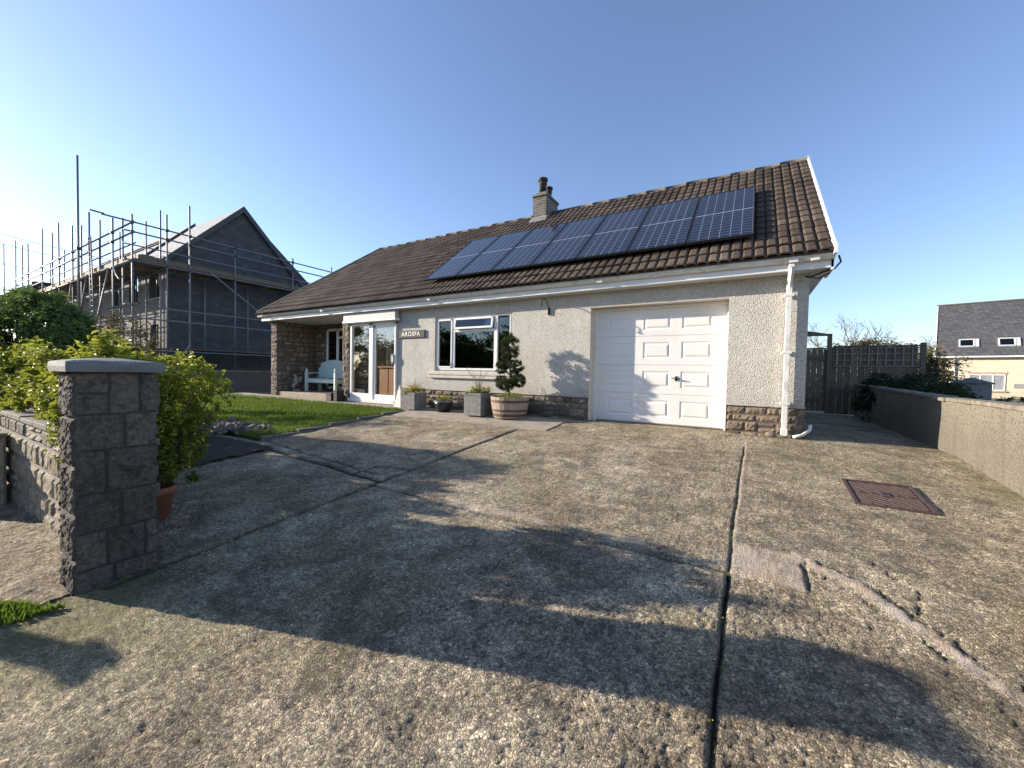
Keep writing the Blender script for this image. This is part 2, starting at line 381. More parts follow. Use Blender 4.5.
M['greyblock']=simple('grey_stone_pier',(.24,.24,.23),.9,.12,6,.3,40)
M['retain']=simple('grey_retaining',(.09,.09,.093),.92,.15,3,.5,40)
M['cable']=simple('black_cable',(.01,.01,.01),.5,.1,5)
M['wire']=simple('grey_wire',(.12,.12,.13),.6,.1,5)

# ------------------------------------------------------------------ ground height
def G(x,y):
    x=np.asarray(x,float); y=np.asarray(y,float)
    z=-.02+.08*np.minimum(y,-.2)
    z=np.where(y>-.2,-.036-.012*np.clip(y+.2,0,20),z)
    z=np.where(y<-9,-.74+0*y,z)
    z=z-.03*np.clip(x-1.5,0,3)*np.clip((y+3)/3,0,1)
    z=z-.045*np.clip(-3.2-x,0,6)*np.clip((-5.9-y)/.3,0,1)
    return z
def g(x,y): return float(G(x,y))

# broad ground
def ground():
    xs=np.concatenate([[-600,-250,-120,-70],np.arange(-50,50.1,2.5),[70,120,250,600]])
    ys=np.concatenate([[-600,-250,-120,-60],np.arange(-40,60.1,2.5),[90,150,300,600]])
    X,Y=np.meshgrid(xs,ys,indexing='ij'); Z=G(X,Y)-.07+ .12*(fbm(X*.1,Y*.1,seed=3)-.5)*(np.hypot(X,Y)>15)
    n,m=X.shape; V=np.stack([X,Y,Z],-1).reshape(-1,3)
    I=np.arange(n*m).reshape(n,m); F=np.stack([I[:-1,:-1],I[1:,:-1],I[1:,1:],I[:-1,1:]],-1).reshape(-1,4)
    mb=MB(); mb.add(V,F); tag(build('ground',mb,M['earth'],smooth=True),kind='structure')
ground()

def seg_d(X,Y,a,b):
    a=np.array(a);b=np.array(b);d=b-a;L=d@d
    t=np.clip(((X-a[0])*d[0]+(Y-a[1])*d[1])/L,0,1)
    return np.hypot(X-a[0]-t*d[0],Y-a[1]-t*d[1])
def poly_d(X,Y,pts):
    r=None
    for a,b in zip(pts[:-1],pts[1:]):
        q=seg_d(X,Y,a,b); r=q if r is None else np.minimum(r,q)
    return r
def driveway():
    def lin(c,lo,hi,a,k):
        out=[c];x=c
        while x<hi: x+=a+k*abs(x-c); out.append(x)
        x=c
        while x>lo: x-=a+k*abs(x-c); out.insert(0,x)
        return np.array(out)
    xs=lin(.1,-9.3,4.2,.0085,.0068); ys=lin(-6.6,-9.6,8.5,.0075,.0085)
    X,Y=np.meshgrid(xs,ys,indexing='ij')
    wx=X+.03*(fbm(X*3,Y*3,seed=5)-.5); wy=Y+.03*(fbm(X*3+9,Y*3,seed=6)-.5)
    Z=G(X,Y)
    crack=np.zeros_like(X); mortar=np.zeros_like(X); moss=np.zeros_like(X); rust=np.zeros_like(X)
    # slabs
    und=.018*(fbm(X*1.1,Y*1.1,seed=11)-.5)
    wq=fbm(X*28,Y*28,o=2,seed=23); ag=1-1.6*np.abs(fbm(X*40+1.6*wq,Y*40-1.6*wq,o=3,seed=20)-.5)*2; ag2=fbm(X*75+3,Y*75,o=2,seed=21); ch=fbm(X*9,Y*9,o=3,seed=22)
    dist=np.hypot(X-.26,Y+7.05)
    front=np.clip((-4.3-Y)/.05,0,1)
    amp=.55+.45*front
    ag=ag*.4+.6*(1-2.2*np.abs(fbm(X*26+2.4*wq,Y*34+1.2*wq,o=4,seed=24)-.5))-.12; rel=amp*(.013*(ag-.5)+.014*(ag2-.5)+.014*(ch-.5))
    rid=np.abs(fbm(X*22+.5*ag,Y*22,o=2,seed=30)-.5)*2
    
    # joints
    jx=.20+.03*np.clip((Y+4.3)/3.3,0,1)*2.2
    jA=np.abs(wx-jx); gA=(.62*np.exp(-(jA/.009)**2)*(Y<-.95)*(Y>-4.35)+np.exp(-(jA/.0115)**2)*(Y<=-4.3))*(.55+.9*np.clip(fbm(X*5,Y*7,seed=33)-.1,0,.6))
    jB=np.abs(wy+4.3); gB=.8*np.exp(-(jB/.016)**2)*(X>-3.1)*(X<.2)
    jC=np.abs(wx+3.07); gC=np.exp(-(jC/.022)**2)*(Y<-1.2)*(Y>-6.3)
    jD=poly_d(wx,wy,[(-3.07,-4.17),(-6.9,-3.86)]); gD=np.exp(-(jD/.034)**2)
    jD2=poly_d(wx,wy,[(-3.35,-4.02),(-6.6,-3.66)]); gD2=.8*np.exp(-(jD2/.022)**2)
    bx=poly_d(wx,wy,[(-3.1,-3.72),(-3.55,-3.8),(-3.6,-4.14)]); gE=np.exp(-(bx/.026)**2)
    # diagonal mortar repair
    dg=[(.62,-3.93),(.85,-4.12),(1.02,-4.38),(1.15,-4.62),(1.35,-4.86),(1.7,-5.2),(2.3,-5.8)]
    wxx=X+.05*(fbm(X*9,Y*9,seed=7)-.5); wyy=Y+.05*(fbm(X*9+4,Y*9,seed=8)-.5)
    dd=poly_d(wxx,wyy,dg); mortar=np.clip((.042+.03*(fbm(X*6,Y*6,seed=14)-.5)-dd)/.012,0,1)*(.45+.55*(fbm(X*16,Y*16,seed=16)>.42))
    patch=((wxx>.24)&(wxx<.60)&(wyy>-4.28-.02)&(wyy<-3.86+.0)).astype(float)
    mortar=np.maximum(mortar,patch*np.clip(.35+1.0*(fbm(X*7,Y*7,seed=17)-.2),0,.85))
    off=[(a+.055,b+.04) for a,b in dg]; ddc=poly_d(wxx,wyy,off); gF=.6*np.exp(-(ddc/.009)**2)*(fbm(X*14,Y*14,seed=9)>.38)
    ed=poly_d(wxx,wyy,[(.61,-4.28),(.62,-3.95)]); gF=np.maximum(gF,.6*np.exp(-(ed/.009)**2))
    off2=[(a-.05,b-.045) for a,b in dg]; gF=np.maximum(gF,.5*np.exp(-(poly_d(wxx,wyy,off2)/.009)**2)*(fbm(X*11,Y*11,seed=10)>.5))
    cr=poly_d(wxx,wyy,[(.98,-3.75),(1.12,-4.05),(1.06,-4.3)]); gF=np.maximum(gF,.7*np.exp(-(cr/.01)**2)*(fbm(X*20,Y*20,seed=15)>.45))
    mortar=np.maximum(mortar,.55*np.exp(-((wx-jx-.022)/.016)**2)*(Y<-.6)*(Y>-4.3)*(fbm(X*6,Y*5,seed=18)>.4))
    # thin light repair line crossing middle slabs
    lr=poly_d(wxx,wyy,[(-3.0,-4.28),(-1.4,-4.22),(.1,-4.18)]); mortar=np.maximum(mortar,.55*np.exp(-(lr/.05)**2)*(fbm(X*4,Y*4,seed=12)>.48))
    cr=np.maximum.reduce([gA,gB,gC,gD,gD2,gE,gF])
    crack=np.clip(cr*1.5-.25,0,1)
    Zf=Z+und+rel*(1-.35*mortar)*(1-crack)-.03*cr+.006*mortar
    # slight slab steps
    Zf=Zf+np.where((X>jx)&(Y<-4.3),-.006,0)+np.where(X>1.1+(Y+4.5)*-.8,.004,0)
    mw=np.exp(-(((X+2.75)/.75)**2+((Y+6.45)/.33)**2)); mw=np.maximum(mw,.8*np.exp(-(((X+2.3)/.3)**2+((Y+6.6)/.12)**2)))
    moss=np.clip(mw*1.1+.45*np.exp(-(jC/.3)**2)*(Y<-4.2)+.25*(fbm(X*1.2,Y*1.2,seed=40)>.58)+.5*np.clip((.3-np.abs(X-2.3))/.3,0,1)*(Y<0),0,1)*.8
    rust=np.exp(-(((X+5.3)/.5)**2+((Y+3.05)/.13)**2)*1.0)*.75
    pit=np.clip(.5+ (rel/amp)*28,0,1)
    n,m=X.shape; V=np.stack([X,Y,Zf],-1).reshape(-1,3)
    # cut out zones not driveway
    cx=(X[:-1,:-1]+X[1:,1:])/2; cy=(Y[:-1,:-1]+Y[1:,1:])/2
    keep=np.ones_like(cx,bool)
    keep&=~((cx<-6.3)&(cy>-3.8)); keep&=~((cx<-3.2)&(cy<-5.95)); keep&=~((cx<-5.9)&(cy<-4.9)&(cy>-6))
    keep&=~((cx<1.0)&(cy>.35)); keep&=~((cx<-2.25)&(cy>.02)); keep&=~(cx<-8.8)
    I=np.arange(n*m).reshape(n,m); F=np.stack([I[:-1,:-1],I[1:,:-1],I[1:,1:],I[:-1,1:]],-1)[keep]
    me=bpy.data.meshes.new('driveway')
    me.vertices.add(n*m); me.vertices.foreach_set('co',V.astype(np.float32).ravel())
    nf=len(F); me.loops.add(nf*4); me.loops.foreach_set('vertex_index',F.astype(np.int32).ravel())
    me.polygons.add(nf); me.polygons.foreach_set('loop_start',np.arange(0,nf*4,4,dtype=np.int32)); me.polygons.foreach_set('loop_total',np.full(nf,4,np.int32))
    me.update(calc_edges=True); me.validate()
    for nm,a in(('crack',crack),('mortar',mortar),('moss',moss),('rust',rust),('pit',pit)):
        at=me.attributes.new(nm,'FLOAT','POINT'); at.data.foreach_set('value',a.astype(np.float32).ravel())
    me.polygons.foreach_set('use_smooth',[True]*nf)
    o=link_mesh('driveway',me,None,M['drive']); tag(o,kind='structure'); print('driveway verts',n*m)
driveway()

def patch(name,x0,x1,y0,y1,dz,mat,nx=40,ny=20,rough=.01,thick=0,fine=0):
    X,Y=np.meshgrid(np.linspace(x0,x1,nx),np.linspace(y0,y1,ny),indexing='ij')
    Z=G(X,Y)+dz+rough*(fbm(X*6,Y*6,seed=50)-.5)*2
    if fine: Z=Z+fine*(fbm(X*24,Y*38,o=3,seed=51)-.5)*2-fine*np.clip(.15-np.abs(fbm(X*16,Y*30,seed=52)-.5),0,1)*4
    n,m=X.shape; V=np.stack([X,Y,Z],-1).reshape(-1,3); I=np.arange(n*m).reshape(n,m)
    F=np.stack([I[:-1,:-1],I[1:,:-1],I[1:,1:],I[:-1,1:]],-1).reshape(-1,4)
    mb=MB(); mb.add(V,F)
    if thick:
        for e in (I[:,0],I[-1,:],I[::-1,-1],I[0,::-1]):
            q=V[e]; w=q.copy(); w[:,2]-=thick; k=len(e)
            mb.add(np.concatenate([q,w]),[[i+1,i,k+i,k+i+1] for i in range(k-1)])
    return tag(build(name,mb,mat,smooth=not thick),kind='structure')
# path along the house front
def path():
    mb=MB()
    def slab(x0,x1,y0,y1,zt):
        mb.box(x0,x1,y0,y1,zt-.12,zt,b=.008)
    slab(-8.9,-6.29,-.62,-.02,-.034); slab(-11.5,-8.91,-.62,-.02,-.036); slab(-14.8,-11.51,-.8,-.02,-.034)
    tag(build('path',mb,M['path']),kind='structure')
    mb=MB(); mb.box(-13.1,-9.25,-.015,1.3,-.1,.10,b=.01); tag(build('porch_floor',mb,M['path']),kind='structure')
path()
patch('front_path',-6.30,-4.45,-1.17,-.01,.012,M['path'],30,14,.003,.06); patch('front_path',-4.435,-2.58,-1.15,-.01,.014,M['path'],30,14,.003,.06)
patch('verge',-16,-7.0,-9.5,-5.9,.008,M['verge'],90,50,.02); vg=patch('stony_verge',-7.0,-3.16,-9.5,-5.9,.006,M['drive'],420,330,.008,0,.006)
co_=np.zeros(len(vg.data.vertices)*3,np.float32); vg.data.vertices.foreach_get('co',co_); co_=co_.reshape(-1,3)
for nm_,val_ in (('pit',np.clip(.1+1.0*(fbm(co_[:,0].astype(float)*30,co_[:,1].astype(float)*40,o=3,seed=55)-.12),0,1)),('rust',np.full(len(co_),.22))):
    at_=vg.data.attributes.new(nm_,'FLOAT','POINT'); at_.data.foreach_set('value',val_.astype(np.float32))
patch('flower_bed',-16,-5.6,-6.0,-3.95,.03,M['soil'],100,40,.05)
patch('lawn_ground',-15.6,-6.42,-3.7,-.64,.02,M['grassbase'],80,40,.02,.06)
def kerb():
    mb=MB()
    for i in range(5):
        y0=-3.75+i*.61; mb.box(-6.42,-6.33,y0,y0+.6,g(-6.4,y0)-.05,g(-6.4,y0+.3)+.045,b=.008)
    tag(build('lawn_kerb',mb,M['coping']),kind='structure')
kerb()
# road beyond the camera
mb=MB(); mb.box(-60,60,-16,-9.5,-.9,-.735); tag(build('road',mb,simple('asphalt',(.05,.05,.05),.9,.2,10,.4,80)),kind='structure')

# ------------------------------------------------------------------ foliage
def leaves(mb,C,size,N_,up=.4,outc=None,t=None,asp=.5,jit=.35):
    n=len(C); C=np.asarray(C)
    nr=RNG.normal(size=(n,3)); 
    if outc is not None:
        o=C-np.asarray(outc); o/=np.linalg.norm(o,axis=1,keepdims=True)+1e-6; nr=nr*.8+o*1.1
    nr[:,2]+=up; nr/=np.linalg.norm(nr,axis=1,keepdims=True)
    a=RNG.normal(size=(n,3)); a-=nr*(a*nr).sum(1,keepdims=True); a/=np.linalg.norm(a,axis=1,keepdims=True)
    b=np.cross(nr,a); L=(size*(1+jit*RNG.normal(size=n))).clip(size*.4)[:,None]; W=L*asp
    base=C-a*L*.5; tip=C+a*L*.5-nr*L*.12; fold=nr*W*.18
    r1=C-a*L*.18+b*W*.45+fold; r2=C+a*L*.2+b*W*.38+fold; l1=C-a*L*.18-b*W*.45+fold; l2=C+a*L*.2-b*W*.38+fold
    V=np.stack([base,r1,r2,tip,l2,l1],1).reshape(-1,3)
    k=np.arange(n)[:,None]*6
    F=np.concatenate([k+np.array([[0,1,2,3]]),k+np.array([[0,3,4,5]])],1).reshape(-1,4)
    if t is None: t=RNG.random(n)
    mb.add(V,F,np.repeat(np.clip(t,0,1),2))
def blob(c,r,n,clumps=60,spread=.16,shell=.75,bottom=-1.0,seed=0):
    rg=np.random.default_rng(seed+100); c=np.array(c,float); r=np.array(r,float)
    d=rg.normal(size=(clumps,3)); d/=np.linalg.norm(d,axis=1,keepdims=True); d[:,2]=np.maximum(d[:,2],bottom)
    rad=shell+(1-shell)*rg.random(clumps)*1.2; K=d*rad[:,None]
    i=rg.integers(0,clumps,n); s=spread*(.6+.8*rg.random(clumps))
    P=K[i]+rg.normal(size=(n,3))*s[i][:,None]*.6
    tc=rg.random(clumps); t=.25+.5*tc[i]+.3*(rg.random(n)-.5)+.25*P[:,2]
    return c+P*r,t
def twigs(mb,base,tips,r=.008,n=5,t=.5,rt=.3):
    base=np.array(base,float)
    for q in tips:
        q=np.array(q,float); m=base*.5+q*.5; m[:2]=base[:2]*.65+q[:2]*.35; mb.tube([base,m,q],[r,r*.7,r*rt],n,t,False)
def shrub(name,c,r,n,size,mat,label,cat='shrub',group=None,clumps=70,seed=0,bottom=-1,asp=.5,spread=.16,up=.4,stem='bark',shell=.75,origin=None,ntw=14):
    gz=g(c[0],c[1]) if origin is None else origin[2]
    o=(c[0],c[1],gz) if origin is None else origin
    th=thing(name,o,label,cat,group)
    P,t=blob(c,r,n,clumps,spread,shell,bottom,seed); k=P[:,2]>gz+.02; P=P[k];t=t[k]
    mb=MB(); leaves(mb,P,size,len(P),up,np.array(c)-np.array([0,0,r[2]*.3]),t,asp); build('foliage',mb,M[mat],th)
    mb=MB(); idx=RNG.integers(0,len(P),ntw); twigs(mb,o,[np.array(o)+(P[i]-np.array(o))*.92 for i in idx],.012+.01*r[0]); build('stem',mb,M[stem],th,True)
    return th

# lawn grass as one stuff object
def grass(name,xs,ys,n,h,seed,mask=None,dz=.02):
    rg=np.random.default_rng(seed); X=rg.uniform(*xs,n);Y=rg.uniform(*ys,n)
    den=fbm(X*2.2,Y*2.2,seed=60+seed); k=rg.random(n)<np.clip(den*2.2-.25,0.15,1)
    if mask is not None: k&=mask(X,Y)
    X=X[k];Y=Y[k];n=len(X); Z=G(X,Y)+dz
    hh=h*(.5+rg.random(n))*(.7+.6*fbm(X*3,Y*3,seed=61)); a=rg.uniform(0,2*PI,n); w=.006+.004*rg.random(n)
    lean=rg.normal(size=(n,2))*hh[:,None]*.45
    b0=np.stack([X-np.cos(a)*w,Y-np.sin(a)*w,Z-.01],1); b1=np.stack([X+np.cos(a)*w,Y+np.sin(a)*w,Z-.01],1)
    tp=np.stack([X+lean[:,0],Y+lean[:,1],Z+hh],1)
    V=np.stack([b0,b1,tp],1).reshape(-1,3); F=np.arange(n*3).reshape(n,3)
    t=np.clip(.25+.9*(fbm(X*1.6,Y*1.6,seed=62)-.3)+.3*(rg.random(n)-.5),0,1)
    mb=MB(); mb.add(V,F,t); return tag(build(name,mb,M['grass']),kind='stuff')
o=grass('lawn_grass',(-15.4,-6.44),(-3.72,-.64),75000,.055,1,lambda x,y:~((x<-7.2)&(y<-3.1)&(x>-8.4)&(fbm(x*5,y*5,seed=70)>.35)))
tag(o,'short bright green lawn between the path and the driveway','grass')
def mk(x,y): return (y<-6.52+.42*(x+3.14)+.05*(fbm(x*9,y*9,seed=72)-.5))&(y>-6.95)&(x<-3.06+.06*fbm(x*9,y*9,seed=73)+.25*(y+6.6))
o=grass('verge_grass',(-4.6,-2.95),(-7.0,-6.4),16000,.022,2,mk,.015)
tag(o,'tuft of green grass at the foot of the stone pier by the road','grass')
def weeds():
    rg=np.random.default_rng(5); mb=MB()
    P=[]
    for k in range(34):
        y=rg.uniform(-8.6,-4.3); x=.2+rg.normal()*.008; c=rg.random()<.25
        for _ in range(7 if c else 2): P.append((x+rg.normal()*.012,y+rg.normal()*.02,g(x,y)-.008+rg.random()*.012))
    for k in range(40):
        y=rg.uniform(-4,-1.3); x=.2+.066*(y+4.3)/3.3
        for _ in range(5): P.append((x+rg.normal()*.012,y+rg.normal()*.03,g(x,y)-.004+rg.random()*.01))
    leaves(mb,np.array(P),.011,len(P),.8,None,None,.5); tag(build('joint_weeds',mb,M['laurel']),'tiny weeds growing in the dark driveway joint','weeds',kind='stuff')
weeds()

# ------------------------------------------------------------------ stone faces
def stones(mb,mbm,o,u,v,n,W,H,rows,wr,prot=.012,gap=.010,t=None,bulge=.012,res=.03,seed=0,back=.02,rough=.006,skew=0.0):
    """coursed rock faced stones on a rectangle: o corner, u along, v up, n outwards"""
    rg=np.random.default_rng(seed); o=np.array(o,float);u=np.array(u,float);v=np.array(v,float);n=np.array(n,float)
    hs=np.array([rows[i%len(rows)]*(.88+.24*rg.random()) for i in range(100)]); cs=np.cumsum(hs); k=int(np.searchsorted(cs,H))+1
    hs=hs[:k]; hs*=H/hs.sum(); y=0
    for h in hs:
        x=-rg.random()*wr[0]*.5
        while x<W-.001:
            w=rg.uniform(*wr); x0=max(x,0); x1=min(x+w,W)
            if W-x1<wr[0]*.35: x1=W; w=W-x
            x+=w
            if x1-x0<.02: continue
            parts=[(y,y+h)]
            if h>.14 and rg.random()<.25 and x1-x0<wr[1]*.9: parts=[(y,y+h*.5),(y+h*.5,y+h)]
            for ya,yb in parts:
                a0=x0+gap/2;a1=x1-gap/2;b0=ya+gap/2;b1=yb-gap/2
                nx=max(3,int((a1-a0)/res)+1); ny=max(3,int((b1-b0)/res)+1)
                A,B=np.meshgrid(np.linspace(0,1,nx),np.linspace(0,1,ny),indexing='ij')
                edge=np.minimum.reduce([A,1-A,B,1-B]); s=np.clip(edge*min(nx,ny)*.55,0,1)
                XX=a0+(a1-a0)*A; YY=b0+(b1-b0)*B
                XX=XX+gap*.9*(vnoise(XX*9+seed,YY*9,seed=4)-.5)*(s<.99); YY=YY+gap*.9*(vnoise(XX*9,YY*9+seed,seed=8)-.5)
                p0=prot*(.4+1.2*rg.random()); D=p0*np.where(edge<=0,0,1)+bulge*np.sqrt(np.clip(s,0,1))*(.5+fbm(XX*14+seed,YY*14,o=2,seed=int(rg.integers(999)))) + rough*(fbm(XX*50,YY*50,o=2,seed=3)-.5)*2
                D=np.where(edge<=0,-back*.5,D)
                V=o+XX[...,None]*u+YY[...,None]*v+D[...,None]*n
                I=np.arange(nx*ny).reshape(nx,ny); F=np.stack([I[:-1,:-1],I[1:,:-1],I[1:,1:],I[:-1,1:]],-1).reshape(-1,4)
                tt=rg.random() if t is None else np.clip(t+.5*(rg.random()-.5),0,1)
                mb.add(V.reshape(-1,3),F,tt)
        y+=h
    if mbm is not None:
        P=[o-n*.0,o+u*W,o+u*W+v*H,o+v*H]; mbm.add([p-n*.002 for p in P],[[0,1,2,3]])

# ================================================================== THE BUNGALOW
house=thing('bungalow',(0,0,0),'single storey bungalow with cream roughcast walls, brown tiled roof and white garage door','house')
EY,EZ,RY,RZ=-.34,2.595,3.2,5.40; SL=(RZ-EZ)/(RY-EY); BY=2*RY-EY
XL,XR,XH=-13.4,1.20,-11.7
def roofz(y): return EZ+SL*(y-EY)
def walls():
    mb=MB(); T=.30; top=2.40; zb=.42
    def w(x0,x1,z0,z1): mb.box(x0,x1,0,T,z0,z1)
    w(0,1.0,zb,top); w(-2.27,0,2.10,top); w(-3.95,-2.27,zb,top); w(-6.13,-3.95,zb,.86); w(-6.13,-3.95,2.13,top); w(-7.33,-6.13,zb,top)
    mb.box(-9.2,-7.33,0,T,2.12,top)
    mb.box(.7,1.0,T,6.4,zb,top); mb.box(-9.2,.7,6.1,6.4,-.05,top)
    mb.prism([(.7,0,top),(.7,6.4,top),(.7,3.2,RZ-.12)],(.3,0,0))
    build('wall',mb,M['render'],house)
    mm=MB()
    for (x0,x1) in((-7.33,-2.27),(0,1.0)):
        mb=MB()
        mm.box(x0,x1,.012,.3,-.12,.42)
        stones(mb,None,(x0,.006,-.1),(1,0,0),(0,0,1),(0,-1,0),x1-x0,.50,[.13,.18,.11],(.10,.34),seed=int(-x0*10)+3,bulge=.012,gap=.007,prot=.007,rough=.012); build('plinth_stones',mb,M['plinth'],house)
    mb=MB()
    mm.box(.7,.988,.3,6.4,-.12,.42)
    stones(mb,None,(.994,0,-.1),(0,1,0),(0,0,1),(1,0,0),6.4,.5,[.13,.12,.14],(.15,.36),seed=9,bulge=.016)
    build('plinth_stones',mb,M['plinth'],house); build('plinth_core',mm,M['mortarbrown'],house)
    # shadow gap / bellcast drip strip
    mb=MB(); mb.box(-7.33,-2.27,-.014,.0,.405,.43,b=.004); mb.box(0,1.012,-.014,0,.405,.43,b=.004); build('drip_bead',mb,M['render'],house)
walls()
def roof():
    rg=np.random.default_rng(3)
    mb=MB(); L=math.hypot(RY-EY,RZ-EZ); nr=18; gl=L/nr
    d=np.array([0,(RY-EY)/L,(RZ-EZ)/L]); nn=np.array([0,-d[2],d[1]])
    for r in range(nr):
        s0=r*gl; xl=XL+(XH-XL)*(s0+gl*.5)/L
        # tile edges .30 wide with two rolls
        k0=int(math.floor((xl-XR)/.30)); 
        for k in range(k0,0):
            xa=max(XR+k*.30,xl); xb=XR+(k+1)*.30
            if xb-xa<.03: continue
            ns=max(3,int(round((xb-xa)/.30*16))); xx=np.linspace(xa,xb,ns+1)
            ph=((xx-XR)/.15)%1.0
            hgt=.036*np.clip((.5-np.abs(ph-.5))/.17,0,1)**.8
            jx=rg.normal()*.002; js=rg.normal()*.004; jn=rg.normal()*.002
            rows=[]
            if r==0: s0-=.06
            for (s,off) in((s0-.035+js,.004),(s0-.035+js,.026),(s0+gl*.5,.014),(s0+gl+.0,.004)):
                p=np.array([0,EY,EZ])+d*s
                q=np.stack([xx+jx,np.full_like(xx,p[1]),np.full_like(xx,p[2])],1)+nn*((off+jn)+hgt*(1 if off>.005 or s>s0+gl*.9 else .95))[:,None]
                rows.append(q)
            if r==0: s0+=.06
            rows[0]=rows[1]-nn*.024
            V=np.concatenate(rows); m=ns+1
            F=[[i*m+j,i*m+j+1,(i+1)*m+j+1,(i+1)*m+j] for i in range(3) for j in range(ns)]
            mb.add(V,F,np.clip(.5+.22*rg.normal()+.12*math.sin(k*.7),0,1))
    # hip face and rear slope (seen only from the side)
    A=(XL,EY,EZ);B=(XL,BY,EZ);H=(XH,RY,RZ)
    mb.add([A,H,B],[[0,1,2]],.4); mb.add([(XR,BY,EZ),(XR,RY,RZ),H,B],[[0,1,2,3]],.45)
    # underlay just below the tiles
    mb.add([(XL,EY+.03,EZ-.02),(XR-.02,EY+.03,EZ-.02),(XR-.02,RY,RZ-.02),(XH,RY,RZ-.02)],[[0,1,2,3]],.1)
    rf=build('roof',mb,M['tile'],house); OFF[rf.name]=(0,0,0)
    # ridge tiles
    mb=MB(); n=int((XR-XH)/.45)
    for i in range(n):
        x0=XH+i*(XR-XH)/n; x1=x0+(XR-XH)/n-.006; zz=rg.normal()*.006
        a=np.linspace(PI*1.05,-PI*.05,9); pr=[(0,RY+.11*math.cos(q),RZ-.03+zz+.085*math.sin(q)) for q in a]
        V=[(x0,p[1],p[2]) for p in pr]+[(x1,p[1],p[2]) for p in pr]; F=[[j,j+1,10+j-0,9+j] for j in range(8)]+[list(range(9)),list(range(17,8,-1))]
        mb.add(V,F,rg.random())
    ha=np.array([XL,EY,EZ]);hb=np.array([XH,RY,RZ]); mb.tube([ha+(0,0,.03),hb+(0,0,.03)],.055,8)
    build('ridge_tiles',mb,M['ridge'],rf,True)
    # white verge board with the kicked out foot
    mb=MB(); ys=[EY-.12,EY+.05,EY+.35,RY]; zt=[roofz(EY)+.02,roofz(EY+.05)+.075,roofz(EY+.35)+.075,RZ+.085]; 
    top=[(XR+.0,y,z) for y,z in zip(ys,zt)]; bot=[(XR+.0,y,z-.17 if i>1 else 2.50) for i,(y,z) in enumerate(zip(ys,zt))]
    mb.prism(top+bot[::-1],(.035,0,0)); ys2=[2*RY-y for y in ys]
    mb.prism([(XR,y,z) for y,z in zip(ys2,zt)]+[(XR,y,z-.17) for y,z in zip(ys2,zt)][::-1],(.035,0,0))
    build('verge_board',mb,M['white'],rf)
    # fascia, soffit, gutter
    fy=-.235
    mb=MB(); mb.box(XL+.1,XR+.03,fy-.02,fy,2.36,2.53,b=.004); mb.box(XL+.08,XL+.1,fy-.02,6.6,2.36,2.53); mb.box(XR-.0,XR+.03,fy-.02,.3,2.33,2.5)
    mb.box(1.0,XR,-.0,6.4,2.36,2.378); build('fascia',mb,M['white'],house)
    mb=MB(); mb.box(XL+.1,XR-.002,-.29,-.237,2.532,2.58); build('eave_filler',mb,M['soffit'],house)
    mb=MB(); mb.box(XL+.1,XR,fy,-.002,2.362,2.378); build('soffit',mb,M['soffit'],house)
    mb=MB(); a=np.linspace(PI,2*PI,9); gr=.052; gc=(EY+.05,2.50)
    P=[(gc[0]+gr*math.cos(q),gc[1]+.02+gr*1.1*math.sin(q)) for q in a]; P=[(P[0][0]-.004,P[0][1]+.014)]+P+[(P[-1][0],P[-1][1]+.014)]
    V=[(XL-.02,p[0],p[1]) for p in P]+[(XR+.03,p[0],p[1]) for p in P]; m=len(P)
    mb.add(V,[[i,i+1,m+i+1,m+i] for i in range(m-1)]); mb.add([V[i] for i in range(m)],[list(range(m))]); mb.add([V[m+i] for i in range(m)],[list(range(m))])
    gt=build('gutter',mb,M['gutter'],house)
    gt.modifiers.new('s','SOLIDIFY').thickness=.003
    for x in np.arange(XL+.5,XR,.97):
        mb=MB()
        P2=[(gc[0]+(gr+.005)*math.cos(q),gc[1]+.02+(gr+.005)*1.1*math.sin(q)) for q in a]; P2=[(P2[0][0]-.004,P2[0][1]+.017)]+P2
        V=[(x-.012,p[0],p[1]) for p in P2]+[(x+.012,p[0],p[1]) for p in P2]; k=len(P2); mb.add(V,[[i,i+1,k+i+1,k+i] for i in range(k-1)]); build('gutter_bracket',mb,M['gutter'],gt)
    for x in(-10.0,-6.0,-2.0,.78,1.02):
        mb=MB()
        mb.box(x-.05,x+.05,gc[0]-gr-.012,gc[0]+gr+.004,gc[1]-.045,gc[1]+.036,b=.004); build('gutter_union',mb,M['gutter'],gt)
roof()
def downpipe():
    mb=MB(); x=.76
    mb.box(x-.033,x+.033,-.315,-.25,2.40,2.5,b=.004)
    mb.tube([(x,-.285,2.43),(x,-.25,2.33),(x,-.09,2.22),(x,-.075,2.12)],.036,4); 
    mb.box(x-.034,x+.034,-.110,-.042,.0,2.16,b=.005); dp=build('downpipe',mb,M['gutter'],house)
    for z in(2.05,1.22,.47): mb=MB(); mb.box(x-.06,x+.06,-.116,-.001,z-.02,z+.02,b=.004); build('pipe_bracket',mb,M['gutter'],dp)
    mb=MB(); mb.box(x-.042,x+.042,-.118,-.035,.0,.1,b=.004); build('pipe_shoe',mb,M['gutter'],dp)
    mb=MB(); mb.tube([(1.08,.05,.17),(1.075,.03,.10),(.98,-.08,.03),(.87,-.14,-.0)],.024,8); build('waste_pipe',mb,M['gutter'],house,True)
    mb=MB(); mb.tube([(.92,.03,2.33),(1.0,-.02,2.30),(1.12,-.12,2.33),(1.24,-.24,2.34),(1.30,-.27,2.42),(1.27,-.3,2.50)],.012,8)
    mb.tube([(1.0,.03,2.31),(1.1,-.02,2.27),(1.2,-.18,2.30)],.009,6); build('cable',mb,M['cable'],house,True)
downpipe()
